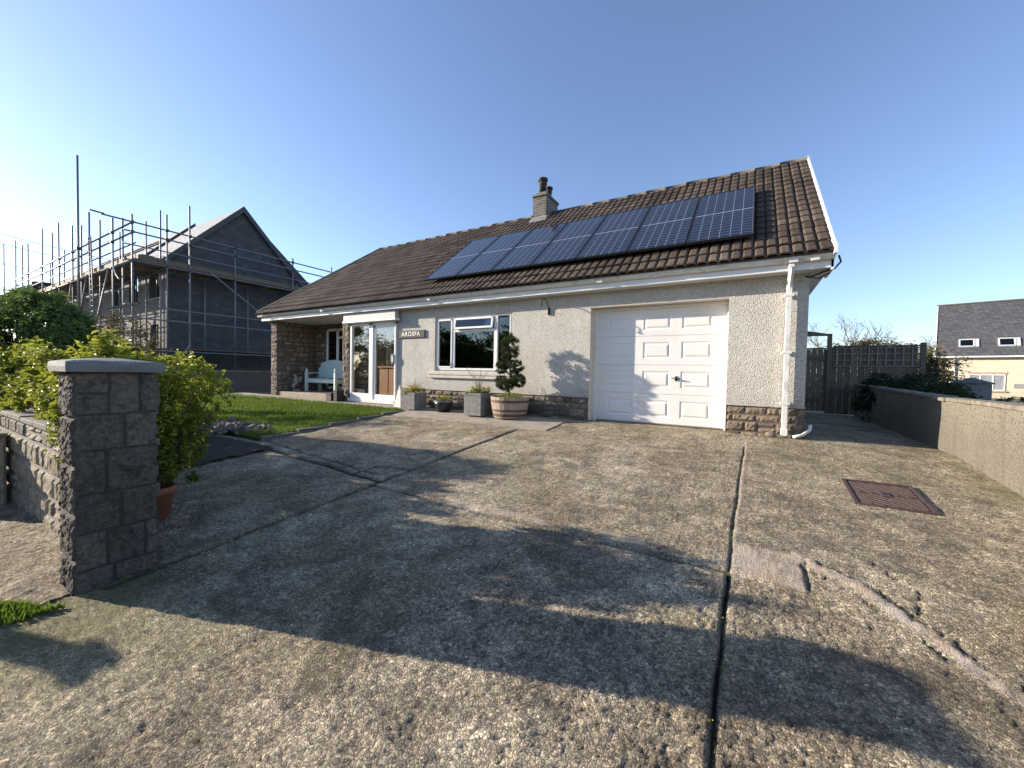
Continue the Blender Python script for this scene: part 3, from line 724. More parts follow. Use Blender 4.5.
def garage():
    y=.24; mb=MB()
    # frame
    fr=MB(); fr.box(-2.268,-2.19,y-.045,y+.05,-.03,2.08,b=.004); fr.box(-.03,-.002,y-.045,y+.05,-.03,2.08,b=.004); fr.box(-2.19,-.03,y-.045,y+.05,2.03,2.08,b=.004)
    zs=[.0,.52,1.035,1.55,2.03]; cols=[(-2.0,-1.52),(-1.355,-.885),(-.715,-.24)]
    x0,x1=-2.188,-.032
    def raised(xa,xb,za,zb):
        # flat section with recessed moulding and raised field
        pts=[]; offs=[(0,0),(.022,.010),(.034,.010),(.062,-.002)]
        for d,h in offs: pts.append([(xa+d,y+h,za+d),(xb-d,y+h,za+d),(xb-d,y+h,zb-d),(xa+d,y+h,zb-d)])
        V=sum(pts,[]); F=[]
        for k in range(3):
            for j in range(4): F.append([k*4+j,k*4+(j+1)%4,(k+1)*4+(j+1)%4,(k+1)*4+j])
        F.append([12,13,14,15]); mb.add(V,F)
    for i in range(4):
        a,b=zs[i]+.004,zs[i+1]-.004; pa,pb=a+.105,b-.105
        xs=[x0]+[q for c in cols for q in c]+[x1]
        for j in range(0,len(xs),2): mb.add([(xs[j],y,a),(xs[j+1],y,a),(xs[j+1],y,b),(xs[j],y,b)],[[0,1,2,3]])
        for (ca,cb) in cols:
            mb.add([(ca,y,a),(cb,y,a),(cb,y,pa),(ca,y,pa)],[[0,1,2,3]]); mb.add([(ca,y,pb),(cb,y,pb),(cb,y,b),(ca,y,b)],[[0,1,2,3]])
            raised(ca,cb,pa,pb)
        mb.add([(x0,y,b),(x1,y,b),(x1,y+.012,b+.003),(x0,y+.012,b+.003)],[[0,1,2,3]]); mb.add([(x0,y,a),(x1,y,a),(x1,y+.012,a-.003),(x0,y+.012,a-.003)],[[0,1,2,3]])
    mb.box(x0,x1,y+.011,y+.04,-.01,2.03)
    gd=build('garage_door',mb,M['door'],house); build('door_frame',fr,M['white'],gd)
    mb=MB(); c=(-.78,y,.80); mb.obox((c[0],y-.006,c[2]),((1,0,0),(0,1,0),(0,0,1)),(.02,.008,.04),b=.004); mb.tube([(c[0],y,c[2]),(c[0],y-.045,c[2])],.02,10)
    mb.tube([(c[0]-.07,y-.045,c[2]+.008),(c[0]+.07,y-.045,c[2]-.008)],.009,8); build('door_handle',mb,M['iron'],gd,True)
    mb=MB(); mb.box(-2.272,-2.264,-.001,.29,-.02,2.1); mb.box(-.004,.003,.002,.29,.0,2.098); mb.box(-2.264,-.004,.002,.29,2.085,2.098); mb.box(-2.4,.15,.29,.34,-.1,2.4)
    build('door_reveal',mb,M['reveal'],house)
garage()
def window():
    y=.07
    wf=MB()
    X0,X1,Z0,Z1=-6.10,-3.97,.88,2.11
    def bar(x0,x1,z0,z1,dy=0,d=.03): wf.box(x0,x1,y-d+dy,y+.03,z0,z1,b=.006)
    bar(X0,X1,Z0,Z0+.05);bar(X0,X1,Z1-.05,Z1);bar(X0,X0+.05,Z0+.05,Z1-.05);bar(X1-.05,X1,Z0+.05,Z1-.05)
    bar(-5.60,-5.53,Z0+.05,Z1-.05);bar(-4.45,-4.38,Z0+.05,Z1-.05);bar(-5.53,-4.45,1.75,1.81)
    # casement left inner frame
    for (a,b,c,d) in((X0+.05,X0+.09,.93,2.06),(-5.64,-5.60,.93,2.06),(X0+.05,-5.6,.93,.97),(X0+.05,-5.6,2.02,2.06),(-4.38,-4.35,.93,2.06),(-4.05,-4.02,.93,2.06)): wf.box(a,b,y-.045,y+.02,c,d,b=.006)
    w=build('window',wf,M['white'],house)
    # vent light hinged open at the top
    mb=MB(); an=-R(9); ax=((1,0,0),(0,math.cos(an),math.sin(an)),(0,-math.sin(an),math.cos(an))); hz=.125
    c0=np.array([-4.99,y-.04,2.06]); dn=-np.array(ax[2]);
    cc=c0+dn*hz
    for (cx,cz,hx,hzz) in((0,hz-.02,.53,.022),(0,-hz+.02,.53,.022),(-.51,0,.022,hz),(.51,0,.022,hz)):
        mb.obox(cc+np.array(ax[0])*cx+np.array(ax[2])*cz,ax,(hx,.018,hzz),b=.004)
    v=build('vent_light',mb,M['white'],w)
    mb=MB(); mb.obox(cc,ax,(.49,.004,hz-.04)); build('pane',mb,M['glass'],v)
    for (a,b,c,d) in((X0+.09,-5.64,.97,2.02),(-5.53,-4.45,.93,1.75),(-4.35,-4.05,.96,2.03)):
        mb=MB(); mb.box(a,b,y-.008,y-.002,c,d); build('pane',mb,M['glass'],w)
    mb=MB(); mb.box(-5.66,-5.62,y-.06,y-.045,.99,1.04,b=.003); build('window_handle',mb,M['black'],w)
    mb=MB(); 
    mb.add([(-6.25,-.07,.775),(-3.85,-.07,.775),(-3.85,-.07,.835),(-6.25,-.07,.835),(-6.25,.1,.875),(-3.85,.1,.875),(-3.85,.0,.775),(-6.25,.0,.775)],[[0,1,2,3],[3,2,5,4],[0,7,6,1],[1,6,5,2],[0,3,4,7]])
    mb.box(-6.25,-3.85,-.055,.0,.70,.775); build('window_sill',mb,M['reveal'],w)
    mb=MB()
    for a in((-6.132,-6.10),(-3.97,-3.948)): mb.box(a[0],a[1],.001,.14,.86,2.128)
    mb.box(-6.10,-3.97,.001,.14,2.112,2.128); build('window_reveal',mb,M['reveal'],w)
    # room behind
    mb=MB(); mb.box(-6.6,-3.5,2.4,2.45,0,2.3); mb.box(-6.6,-6.55,.3,2.4,0,2.3); mb.box(-3.55,-3.5,.3,2.4,0,2.3); mb.box(-6.6,-3.5,.3,2.4,2.2,2.25); mb.box(-6.6,-3.5,.3,2.4,.3,.35); build('room',mb,M['dark'],house)
    mb=MB(); xx=np.linspace(-6.12,-5.5,60); V=[(x,.22+.018*math.sin(x*62),z) for z in(.85,2.12) for x in xx]; mb.add(V,[[i,i+1,61+i,60+i] for i in range(59)]); build('curtain',mb,M['curtain'],w)
window()
def porchdoor():
    y=-.02; mb=MB(); X0,X1,Z1=-9.13,-7.35,2.09
    for a in((X0,X0+.075,.07,Z1),(X1-.06,X1,.07,Z1),(-8.36,-8.20,.07,Z1),(X0,X1,Z1-.06,Z1+.01),(X0-.02,X1+.02,-.02,.07)): mb.box(a[0],a[1],y-.035 if a[0]!=X0-.02 else y-.10,y+.06,a[2],a[3],b=.006)
    mb.box(-8.2,-8.13,y-.015,y+.04,.2,Z1-.06,b=.004); mb.box(-8.2,X1-.06,y-.015,y+.04,.07,.21,b=.004); mb.box(-8.2,X1-.06,y-.015,y+.04,Z1-.14,Z1-.06,b=.004); mb.box(X0+.075,-8.36,y-.03,y+.04,.07,.22,b=.004)
    d=build('sliding_door',mb,M['white'],house)
    for a,b in((X0+.075,-8.36),(-8.13,X1-.06)):
        m2=MB(); m2.box(a,b,y-.003,y+.003,.2,Z1-.06); build('pane',m2,M['doorglass'],d)
    m2=MB(); m2.tube([(-7.46,y-.05,1.03),(-7.46,y-.075,1.08),(-7.46,y-.075,1.2),(-7.46,y-.05,1.25)],.012,8); m2.box(-7.485,-7.43,y-.055,y-.03,1.02,1.26,b=.004); build('door_handle',m2,M['white'],d)
    mb=MB(); mb.box(-9.25,-7.24,-.19,-.05,2.16,2.358,b=.004); pb=build('door_canopy',mb,M['boxshaded'],house)
    mb=MB(); mb.box(-9.27,-7.22,-.205,-.05,2.10,2.158,b=.004); build('trim',mb,M['white'],pb)
    # glazed lobby inside
    mb=MB(); mb.box(-9.2,-7.33,1.25,1.3,0,2.4); mb.box(-7.36,-7.31,.06,1.25,0,2.4); mb.box(-9.2,-7.33,.05,1.25,2.3,2.35); mb.box(-9.2,-7.33,.05,1.25,-.02,.05); build('lobby_wall',mb,M['interior'],house)
    mb=MB(); mb.box(-9.0,-7.45,.85,1.2,.05,.92,.5,.01)
    for k in range(4): mb.box(-8.98+k*.39,-8.62+k*.39,.83,.85,.12,.88,.3+.15*(k%3),.006)
    mb.box(-9.04,-7.42,.80,1.22,.92,.96,.7,.006); cb=thing('cabinet',(-8.2,1.0,.05),'brown pine cabinet standing inside the glazed porch','cabinet'); OFF[cb.name]=(-8.2,1.0,.05); build('carcass',mb,M['cabinet'],cb)
    pt=thing('house_plant',(-8.55,1.0,.96),'leafy green house plant on the cabinet behind the left sliding pane','plant')
    m2=MB(); m2.lathe((-8.55,1.0,.96),[(.05,0),(.085,.14),(.075,.14),(.07,.1)],14); build('pot',m2,M['blackpot'],pt,True)
    P,t=blob((-8.55,.95,1.42),(.26,.2,.36),420,20,.2,.5,-1,4); m2=MB(); leaves(m2,P,.1,len(P),.3,(-8.55,.95,1.3),t+.2,.45); build('foliage',m2,M['varieg'],pt)
    m2=MB(); twigs(m2,(-8.55,1.0,1.08),P[:10],.006); build('stem',m2,M['bark'],pt)
    vs=thing('vase',(-7.85,1.0,.96),'dark blue vase on the cabinet behind the right sliding pane','vase')
    m2=MB(); m2.lathe((-7.85,1.0,.96),[(.06,0),(.1,.1),(.11,.2),(.06,.3),(.04,.36),(.06,.4)],16); build('body',m2,simple('navy_glaze',(.03,.045,.10),.3,.2,6),vs,True)
    P,t=blob((-7.85,1.0,1.5),(.16,.14,.17),200,12,.2,.5,-1,5); m2=MB(); leaves(m2,P,.05,len(P),.3,(-7.85,1,1.4),t,.5); build('dried_flowers',m2,M['brownbush'],vs)
porchdoor()
def porch():
    mb=MB(); mm=MB()
    # right pillar, left end wall, back wall: coursed multicolour stone
    def face(o,u,n,W,z0=-.03,z1=2.37,seed=1,wr=(.13,.38)):
        stones(mb,mm,(o[0],o[1],z0),u,(0,0,1),n,W,z1-z0,[.15,.2,.12,.17],wr,seed=seed,bulge=.008,res=.045,gap=.008,prot=.006)
    face((-9.46,-.06),(1,0,0),(0,-1,0),.29,seed=21,wr=(.1,.26)); face((-9.46,.2),(0,-1,0),(-1,0,0),.26,seed=22,wr=(.1,.26)); mm.box(-9.455,-9.175,-.055,.28,-.03,2.36)
    face((-13.13,-.06),(1,0,0),(0,-1,0),.35,seed=23,wr=(.1,.3)); face((-12.78,-.06),(0,1,0),(1,0,0),1.30,seed=24); mm.box(-13.125,-12.785,-.055,1.5,-.1,2.36)
    face((-13.13,1.5),(0,-1,0),(-1,0,0),1.56,seed=26)
    face((-12.78,1.24),(1,0,0),(0,-1,0),3.6,z1=2.37,seed=25); mm.box(-12.79,-9.2,1.245,1.45,-.1,2.36)
    build('porch_stonework',mb,M['porchstone'],house); build('porch_wall_core',mm,M['mortarbrown'],house)
    mb=MB(); mb.box(-13.1,-9.2,-.0,1.25,2.362,2.39); build('porch_ceiling',mb,M['soffit'],house)
    mb=MB(); y=1.17
    for a in((-11.98,-11.90,.2,2.2),(-11.44,-11.34,.2,2.2),(-11.98,-10.5,2.12,2.2),(-11.98,-10.5,.2,.28),(-10.58,-10.5,.2,2.2),(-11.34,-10.5,1.86,1.93)): mb.box(a[0],a[1],y-.03,y+.05,a[2],a[3],b=.005)
    w=build('window',mb,M['white'],house)
    for a,b in((-11.9,-11.44),(-11.34,-10.58)):
        m2=MB(); m2.box(a,b,y+.0,y+.006,.28,2.12); build('pane',m2,M['glass'],w)
    m2=MB(); m2.box(-11.9,-11.44,y+.03,y+.035,.25,2.15); build('curtain',m2,M['curtain'],w)
    # plain left and rear walls so the body is closed
    mb=MB(); mb.box(-13.1,-12.9,1.5,6.4,-.1,2.38); mb.box(-13.1,-9.2,6.2,6.4,-.1,2.38); build('wall',mb,M['render'],house)
porch()
def chimney():
    mb=MB(); mb.box(-5.07,-4.66,2.85,3.62,4.9,5.80); mb.box(-5.10,-4.63,2.82,3.65,5.80,5.87,b=.006); mb.box(-5.03,-4.70,2.9,3.58,5.87,5.95,b=.02)
    ch=build('chimney',mb,M['brickch'],bpy.data.objects['roof'])
    for (y,s,h) in((3.02,1.0,.42),(3.42,.8,.34)):
        mb=MB(); mb.lathe((-4.86,y,5.93),[(.105*s,0),(.095*s,h*.55),(.12*s,h*.6),(.12*s,h*.68),(.085*s,h*.7),(.085*s,h*.82),(.14*s,h*.85),(.14*s,h),(.05*s,h+.04)],18); build('chimney_pot',mb,M['claypot'],ch,True)
    mb=MB(); s=SL; mb.add([(-5.12,2.70,roofz(2.70)+.06),(-4.61,2.70,roofz(2.70)+.06),(-4.61,2.86,roofz(2.86)+.12),(-5.12,2.86,roofz(2.86)+.12)],[[0,1,2,3]]); 
    mb.add([(-4.655,2.8,roofz(2.8)+.09),(-4.56,2.8,roofz(2.8)+.06),(-4.56,3.2,roofz(3.2)+.06),(-4.655,3.2,roofz(3.2)+.1)],[[0,1,2,3]]); mb.add([(-5.075,2.8,roofz(2.8)+.09),(-5.17,2.8,roofz(2.8)+.06),(-5.17,3.2,roofz(3.2)+.06),(-5.075,3.2,roofz(3.2)+.1)],[[0,1,2,3]])
    f=build('flashing',mb,simple('lead',(.20,.19,.17),.7,.2,9),ch)
chimney()
def bracket():
    mb=MB(); mb.box(-3.14,-3.10,-.035,.0,2.0,2.14,b=.005)
    mb.tube([(-3.12,-.03,2.12),(-3.13,-.07,2.22),(-3.135,-.15,2.29),(-3.14,-.24,2.29),(-3.14,-.30,2.23),(-3.14,-.30,2.17)],.009,8); mb.lathe((-3.14,-.30,2.14),[(.012,0),(.02,.015),(.012,.03)],10)
    build('basket_bracket',mb,M['iron'],house,True)
bracket()

# solar panels
def panels():
    L=math.hypot(1,SL); d=np.array([0,1/L,SL/L]); nn=np.array([0,-SL/L,1/L]); off=.15
    xs=np.linspace(-6.40,.30,8); y0,y1=.02,1.90; sl=(y1-y0)*L
    names=['leftmost solar panel, nearest the hipped end of the roof','second solar panel from the left, left of the chimney','third solar panel from the left, below the chimney','middle solar panel of the row of seven','third solar panel from the right end of the row','second solar panel from the right end of the row','rightmost solar panel, nearest the white verge board']
    for i in range(7):
        a,b=xs[i]+.008,xs[i+1]-.008; base=np.array([(a+b)/2,y0,roofz(y0)])+nn*.06
        th=thing('solar_panel',tuple(base),names[i],'solar panel','solar panels on the brown roof')
        c=np.array([(a+b)/2,(y0+y1)/2,roofz((y0+y1)/2)])+nn*off; ax=((1,0,0),d,nn); hx=(b-a)/2
        mb=MB()
        for (cx,cy,w,h) in((-hx+.01,0,.01,sl/2),(hx-.01,0,.01,sl/2),(0,-sl/2+.01,hx-.02,.01),(0,sl/2-.01,hx-.02,.01)):
            mb.obox(c+np.array([1,0,0])*cx+d*cy,ax,(w,h,.02))
        build('frame',mb,M['alu'] if False else M['black'],th)
        q=[c+np.array([1,0,0])*sx*(hx-.019)+d*sy*(sl/2-.019)+nn*.014 for sx,sy in((-1,-1),(1,-1),(1,1),(-1,1))]
        mb=MB(); mb.add(q,[[0,1,2,3]]); mb.add([p-nn*.02 for p in q],[[3,2,1,0]]); o=build('cells',mb,M['panel'],th)
        uv=o.data.uv_layers.new(name='UVMap'); 
        for k,(u,v) in enumerate([(0,0),(1,0),(1,1),(0,1)]*2): uv.data[k].uv=(u,v)
        for s in(-.3,.3): mb=MB(); mb.obox(c+d*sl*s-nn*.06,ax,(hx,.02,.025)); build('mounting_rail',mb,M['alu'],th)
panels()

# sign
def sign():
    th=thing('house_sign',(-6.86,-.02,1.67),'grey stone name plate with white capitals AROSFA on the roughcast wall','sign')
    mb=MB(); mb.box(-7.27,-6.40,-.035,-.002,1.655,1.84,b=.006); build('plate',mb,M['signplate'],th)
    cu=bpy.data.curves.new('lettering','FONT'); cu.body='AROSFA'; cu.size=.15; cu.extrude=.004; cu.offset=.004; cu.align_x='CENTER'; cu.align_y='CENTER'; cu.space_character=1.18
    ob=bpy.data.objects.new('t',cu); COL.objects.link(ob); dg=bpy.context.evaluated_depsgraph_get(); me=bpy.data.meshes.new_from_object(ob.evaluated_get(dg)); bpy.data.objects.remove(ob)
    me.transform(Matrix.Rotation(PI/2,4,'X')); me.transform(Matrix.Translation(Vector((-6.85,-.040,1.745))-Vector(OFF[th.name]))); me.materials.clear()
    link_mesh('lettering',me,th,M['letters'])
sign()

# ------------------------------------------------------------------ porch contents
def bench():
    th=thing('garden_bench',(-11.45,.8,.10),'mint green painted wooden bench with scalloped back under the porch','bench'); z=.10
    m=M['bench']; xl,xr,yf,yb=-12.22,-10.70,.60,1.08
    def post(x,y,h):
        mb=MB(); mb.box(x-.04,x+.04,y-.04,y+.04,z,z+h-.12,b=.006); mb.lathe((x,y,z+h-.12),[(.03,0),(.042,.02),(.045,.06),(.03,.1),(.012,.13)],12); build('leg',mb,m,th)
    post(xl,yf,.76);post(xr,yf,.76);post(xl,yb,.80);post(xr,yb,.80)
    mb=MB(); 
    for k in range(5): mb.box(xl+.04,xr-.04,yf+.02+k*.09,yf+.10+k*.09,z+.42,z+.44,b=.004)
    build('seat',mb,m,th)
    mb=MB(); mb.box(xl+.04,xr-.04,yf-.015,yf+.015,z+.30,z+.415,b=.004); mb.box(xl+.04,xr-.04,yb-.015,yb+.015,z+.3,z+.415); mb.box(xl-.01,xl+.01,yf+.04,yb-.04,z+.3,z+.4); mb.box(xr-.01,xr+.01,yf+.04,yb-.04,z+.3,z+.4); build('apron',mb,m,th)
    for x in(xl,xr):
        mb=MB(); mb.box(x-.035,x+.035,yf+.04,yb-.04,z+.60,z+.635,b=.006); build('armrest',mb,m,th)
    mb=MB(); xs=np.linspace(xl+.04,xr-.04,41); top=[(x,yb-.012,z+.90+.14*max(0,math.cos((x-(xl+xr)/2)/(xr-xl)*PI*1.02))**.6+ (.015 if abs(x-(xl+xr)/2)<.3 else 0)) for x in xs]
    mb.prism([(xl+.04,yb-.012,z+.46)]+[(xr-.04,yb-.012,z+.46)]+top[::-1],(0,.024,0))
    for k in range(13):
        x=xl+.1+k*(xr-xl-.2)/12; mb.box(x-.003,x+.003,yb-.016,yb-.010,z+.47,z+.88)
    build('backrest',mb,m,th)
bench()
def statue():
    th=thing('garden_statue',(-12.5,.42,.10),'weathered stone cherub statue by the dark left wall of the porch','statue')
    x,y,z=-12.5,.42,.10
    mb=MB(); mb.box(x-.09,x+.09,y-.09,y+.09,z,z+.07,b=.01); build('base',mb,M['statue'],th)
    # seated cherub figure: one skinned body
    P={'p':(0,0,.16),'w':(0,-.01,.24),'c':(0,-.01,.33),'n':(0,-.02,.40),'h':(0,-.03,.46),'ht':(0,-.03,.52),'ls':(-.06,-.01,.36),'le':(-.09,-.05,.28),'lh':(-.03,-.09,.30),'rs':(.06,-.01,.36),'re':(.09,-.05,.28),'rh':(.03,-.09,.31),
       'lk':(-.05,-.1,.20),'lf':(-.045,-.09,.09),'rk':(.05,-.1,.20),'rf':(.045,-.09,.09)}
    rad={'p':.07,'w':.06,'c':.065,'n':.03,'h':.052,'ht':.035,'ls':.028,'le':.022,'lh':.02,'rs':.028,'re':.022,'rh':.02,'lk':.035,'lf':.025,'rk':.035,'rf':.025}
    E=[('p','w'),('w','c'),('c','n'),('n','h'),('h','ht'),('c','ls'),('ls','le'),('le','lh'),('c','rs'),('rs','re'),('re','rh'),('p','lk'),('lk','lf'),('p','rk'),('rk','rf')]
    ks=list(P); me=bpy.data.meshes.new('figure'); me.from_pydata([P[k] for k in ks],[(ks.index(a),ks.index(b)) for a,b in E],[])
    o=bpy.data.objects.new('figure',me); COL.objects.link(o); mo=o.modifiers.new('k','SKIN'); 
    me.skin_vertices.new() if not me.skin_vertices else None
    for i,k in enumerate(ks): me.skin_vertices[0].data[i].radius=(rad[k],rad[k])
    me.skin_vertices[0].data[0].use_root=True; o.modifiers.new('s','SUBSURF').levels=2; o.modifiers['s'].render_levels=2
    o.parent=th; me.materials.append(M['statue'])
    o.scale=(1.1,1.1,1.1)
    mb=MB()
    for s in(-1,1): mb.prism([(x+s*.02,y+.06,z+.42),(x+s*.11,y+.1,z+.50),(x+s*.12,y+.1,z+.38),(x+s*.05,y+.07,z+.28)],(0,.015,0))
    build('wings',mb,M['statue'],th)
statue()
def crates():
    for (x,w,h,lab) in((-9.66,.24,.22,'low dark red box at the foot of the porch pillar'),(-9.36,.15,.30,'narrow black box against the stone pillar beside the sliding door')):
        th=thing('storage_box',(x,-.22,-.03),lab,'box'); mb=MB(); mb.box(x-w/2,x+w/2,-.34,-.12,-.03,h-.03-.04,b=.008); build('body',mb,M['crate'] if w>.2 else M['black'],th)
        mb=MB(); mb.box(x-w/2-.01,x+w/2+.01,-.35,-.11,h-.07,h-.03,b=.006); build('lid',mb,M['crate'] if w>.2 else M['black'],th)
crates()
def wall_plants():
    gz=-.034
    # white tapering ornament
    th=thing('garden_ornament',(-6.92,-.3,gz),'white tapering stoneware ornament beside the sliding door','ornament'); mb=MB()
    x,y=-6.93,-.28
    def fr(cx,cy,z0,z1,h0,h1,hy0,hy1): 
        V=[(cx+sx*h,cy+sy*k,z) for z,h,k in((z0,h0,hy0),(z1,h1,hy1)) for sx,sy in((-1,-1),(1,-1),(1,1),(-1,1))]
        mb.add(V,[[3,2,1,0],[4,5,6,7]]+[[i,(i+1)%4,4+(i+1)%4,4+i] for i in range(4)])
    fr(x,y,gz,gz+.42,.115,.04,.10,.035); build('body',mb,M['white_ornament'],th); mb=MB(); fr(x,y,gz+.42,gz+.48,.03,.035,.03,.035); mb.lathe((x,y,gz+.48),[(.03,0),(.035,.02),(.01,.05)],12); build('stopper',mb,M['white_ornament'],th)
    # square stone planters
    def planter(x0,x1,y0,y1,h,lab,seed,arching):
        th=thing('stone_planter',((x0+x1)/2,(y0+y1)/2,gz),lab,'planter','square grey stone planters against the house wall')
        mb=MB(); w=.035
        mb.box(x0,x1,y0,y0+w,gz,gz+h,b=.006);mb.box(x0,x1,y1-w,y1,gz,gz+h,b=.006);mb.box(x0,x0+w,y0+w,y1-w,gz,gz+h,b=.0);mb.box(x1-w,x1,y0+w,y1-w,gz,gz+h,b=.0)
        mb.box(x0-.008,x1+.008,y0-.008,y0+w,gz+h-.05,gz+h+.003,b=.005); build('box',mb,M['planter'],th)
        mb=MB(); mb.box(x0+w,x1-w,y0+w,y1-w,gz+.02,gz+h-.04); build('compost',mb,M['soil'],th)
        c=((x0+x1)/2,(y0+y1)/2,gz+h)
        P,t=blob((c[0],c[1],c[2]+.04),((x1-x0)*.5,(y1-y0)*.5,.12),420,18,.3,.4,-.3,seed); mb=MB(); leaves(mb,P,.05,len(P),.6,(c[0],c[1],c[2]-.1),t,.35); build('foliage',mb,M['yellowleaf' if seed==1 else 'laurel'],th)
        mb=MB(); rg=np.random.default_rng(seed)
        for k in range(arching):
            a=rg.uniform(0,2*PI); r=rg.uniform(.1,.3); hh=rg.uniform(.2,.62 if seed==2 else .3)
            mb.tube([(c[0],c[1],c[2]-.05),(c[0]+r*.4*math.cos(a),c[1]+r*.3*math.sin(a),c[2]+hh*.6),(c[0]+r*math.cos(a)*1.3,c[1]+r*.5*math.sin(a),c[2]+hh)],[.005,.004,.002],5)
        build('stem',mb,M['palebark'],th)
    planter(-6.58,-6.14,-.60,-.2,.38,'square grey planter with yellow shoots right of the white ornament',1,10)
    planter(-4.66,-4.24,-.70,-.24,.45,'square grey planter with thin arching twigs left of the half barrel',2,16)
    th=thing('round_pot',(-5.48,-.38,gz),'black round pot with pale rim and low greenery between the grey planters','plant pot'); c=(-5.48,-.38,gz)
    mb=MB(); mb.lathe(c,[(.15,0),(.19,.16),(.20,.21),(.17,.21),(.16,.17)],24); build('pot',mb,M['blackpot'],th,True)
    mb=MB(); mb.lathe(c,[(.195,.205),(.215,.21),(.215,.235),(.165,.235),(.165,.2)],24); build('rim',mb,M['potrim'],th)
    P,t=blob((c[0],c[1],gz+.27),(.19,.17,.07),350,18,.3,.4,-.3,9); mb=MB(); leaves(mb,P,.04,len(P),.7,(c[0],c[1],gz+.1),t,.4); build('foliage',mb,M['laurel'],th)
    # half barrel with cloud topiary
    cx,cy=-3.75,-.40; gz=-.035; th=thing('barrel_planter',(cx,cy,gz),'wooden half barrel planter with rusty hoops by the garage','planter')
    mb=MB(); ns=24; RB=[.315,.35,.375,.385]; ZB=[0,.14,.28,.41]
    for k in range(ns):
        a0=2*PI*k/ns+.008;a1=2*PI*(k+1)/ns-.008
        V=[]
        for r,z in zip(RB,ZB):
            for a in(a0,a1): V.append((cx+r*math.cos(a),cy+r*math.sin(a),gz+z))
        for r,z in zip(RB,ZB):
            for a in(a0,a1): V.append((cx+(r-.03)*math.cos(a),cy+(r-.03)*math.sin(a),gz+z))
        F=[[2*i,2*i+1,2*i+3,2*i+2] for i in range(3)]+[[8+2*i,8+2*i+2,8+2*i+3,8+2*i+1] for i in range(3)]+[[6,7,15,14],[0,8,9,1]]+[[2*i,2*i+2,8+2*i+2,8+2*i] for i in range(3)]+[[2*i+1,9+2*i,9+2*i+2,2*i+3] for i in range(3)]
        mb.add(V,F,RNG.random())
    build('staves',mb,M['barrel'],th)
    for z0,z1 in((.03,.085),(.13,.17),(.30,.35)):
        mb=MB(); rr=lambda z:np.interp(z,ZB,RB)+.005
        mb.lathe((cx,cy,gz),[(rr(z0)-.01,z0),(rr(z0),z0),(rr(z1),z1),(rr(z1)-.01,z1)],40); build('hoop',mb,M['hoop'],th)
    mb=MB(); mb.lathe((cx,cy,gz),[(.35,.33),(.35,.37),(.01,.385)],24); build('compost',mb,M['soil'],th)
    P,t=blob((cx,cy,gz+.41),(.31,.31,.07),700,30,.3,.5,-.3,12); mb=MB(); leaves(mb,P,.035,len(P),.7,(cx,cy,gz),t,.4); tag(build('underplanting',mb,M['laurel'],th),kind='stuff')
    tp=thing('topiary',(cx,cy,gz+.38),'cloud pruned dark green conifer in the half barrel','topiary')
    cx=-3.77; cy=-.40; zz=gz
    mb=MB(); mb.tube([(cx,cy,zz+.38),(cx-.02,cy,zz+.6),(cx+.03,cy,zz+.85),(cx-.01,cy,zz+1.1),(cx-.01,cy,zz+1.4)],[.03,.026,.022,.018,.01],8)
    balls=[((cx+.0,cy,zz+1.37),(.175,.175,.27),9000),((cx-.17,cy-.03,zz+.985),(.125,.125,.12),3000),((cx+.13,cy+.02,zz+1.0),(.15,.14,.14),4200),((cx-.19,cy,zz+.70),(.13,.13,.12),3000),((cx+.17,cy+.03,zz+.73),(.15,.15,.13),3800),((cx-.02,cy-.08,zz+.64),(.16,.15,.12),3400)]
    for c,r,n in balls[1:]: mb.tube([(cx,cy,c[2]-.14),((cx+c[0])/2,(cy+c[1])/2,c[2]-.08),c],[.016,.012,.008],6)
    build('trunk',mb,M['bark'],tp,True)
    for i,(c,r,n) in enumerate(balls):
        P,t=blob(c,r,n,80,.17,.78,-1,30+i); t=t*.8; mb=MB(); leaves(mb,P,.021,len(P),.2,c,t,.4); build('clipped_ball',mb,M['topiary'],tp)
    # tuft right of barrel seen in front of plinth
wall_plants()

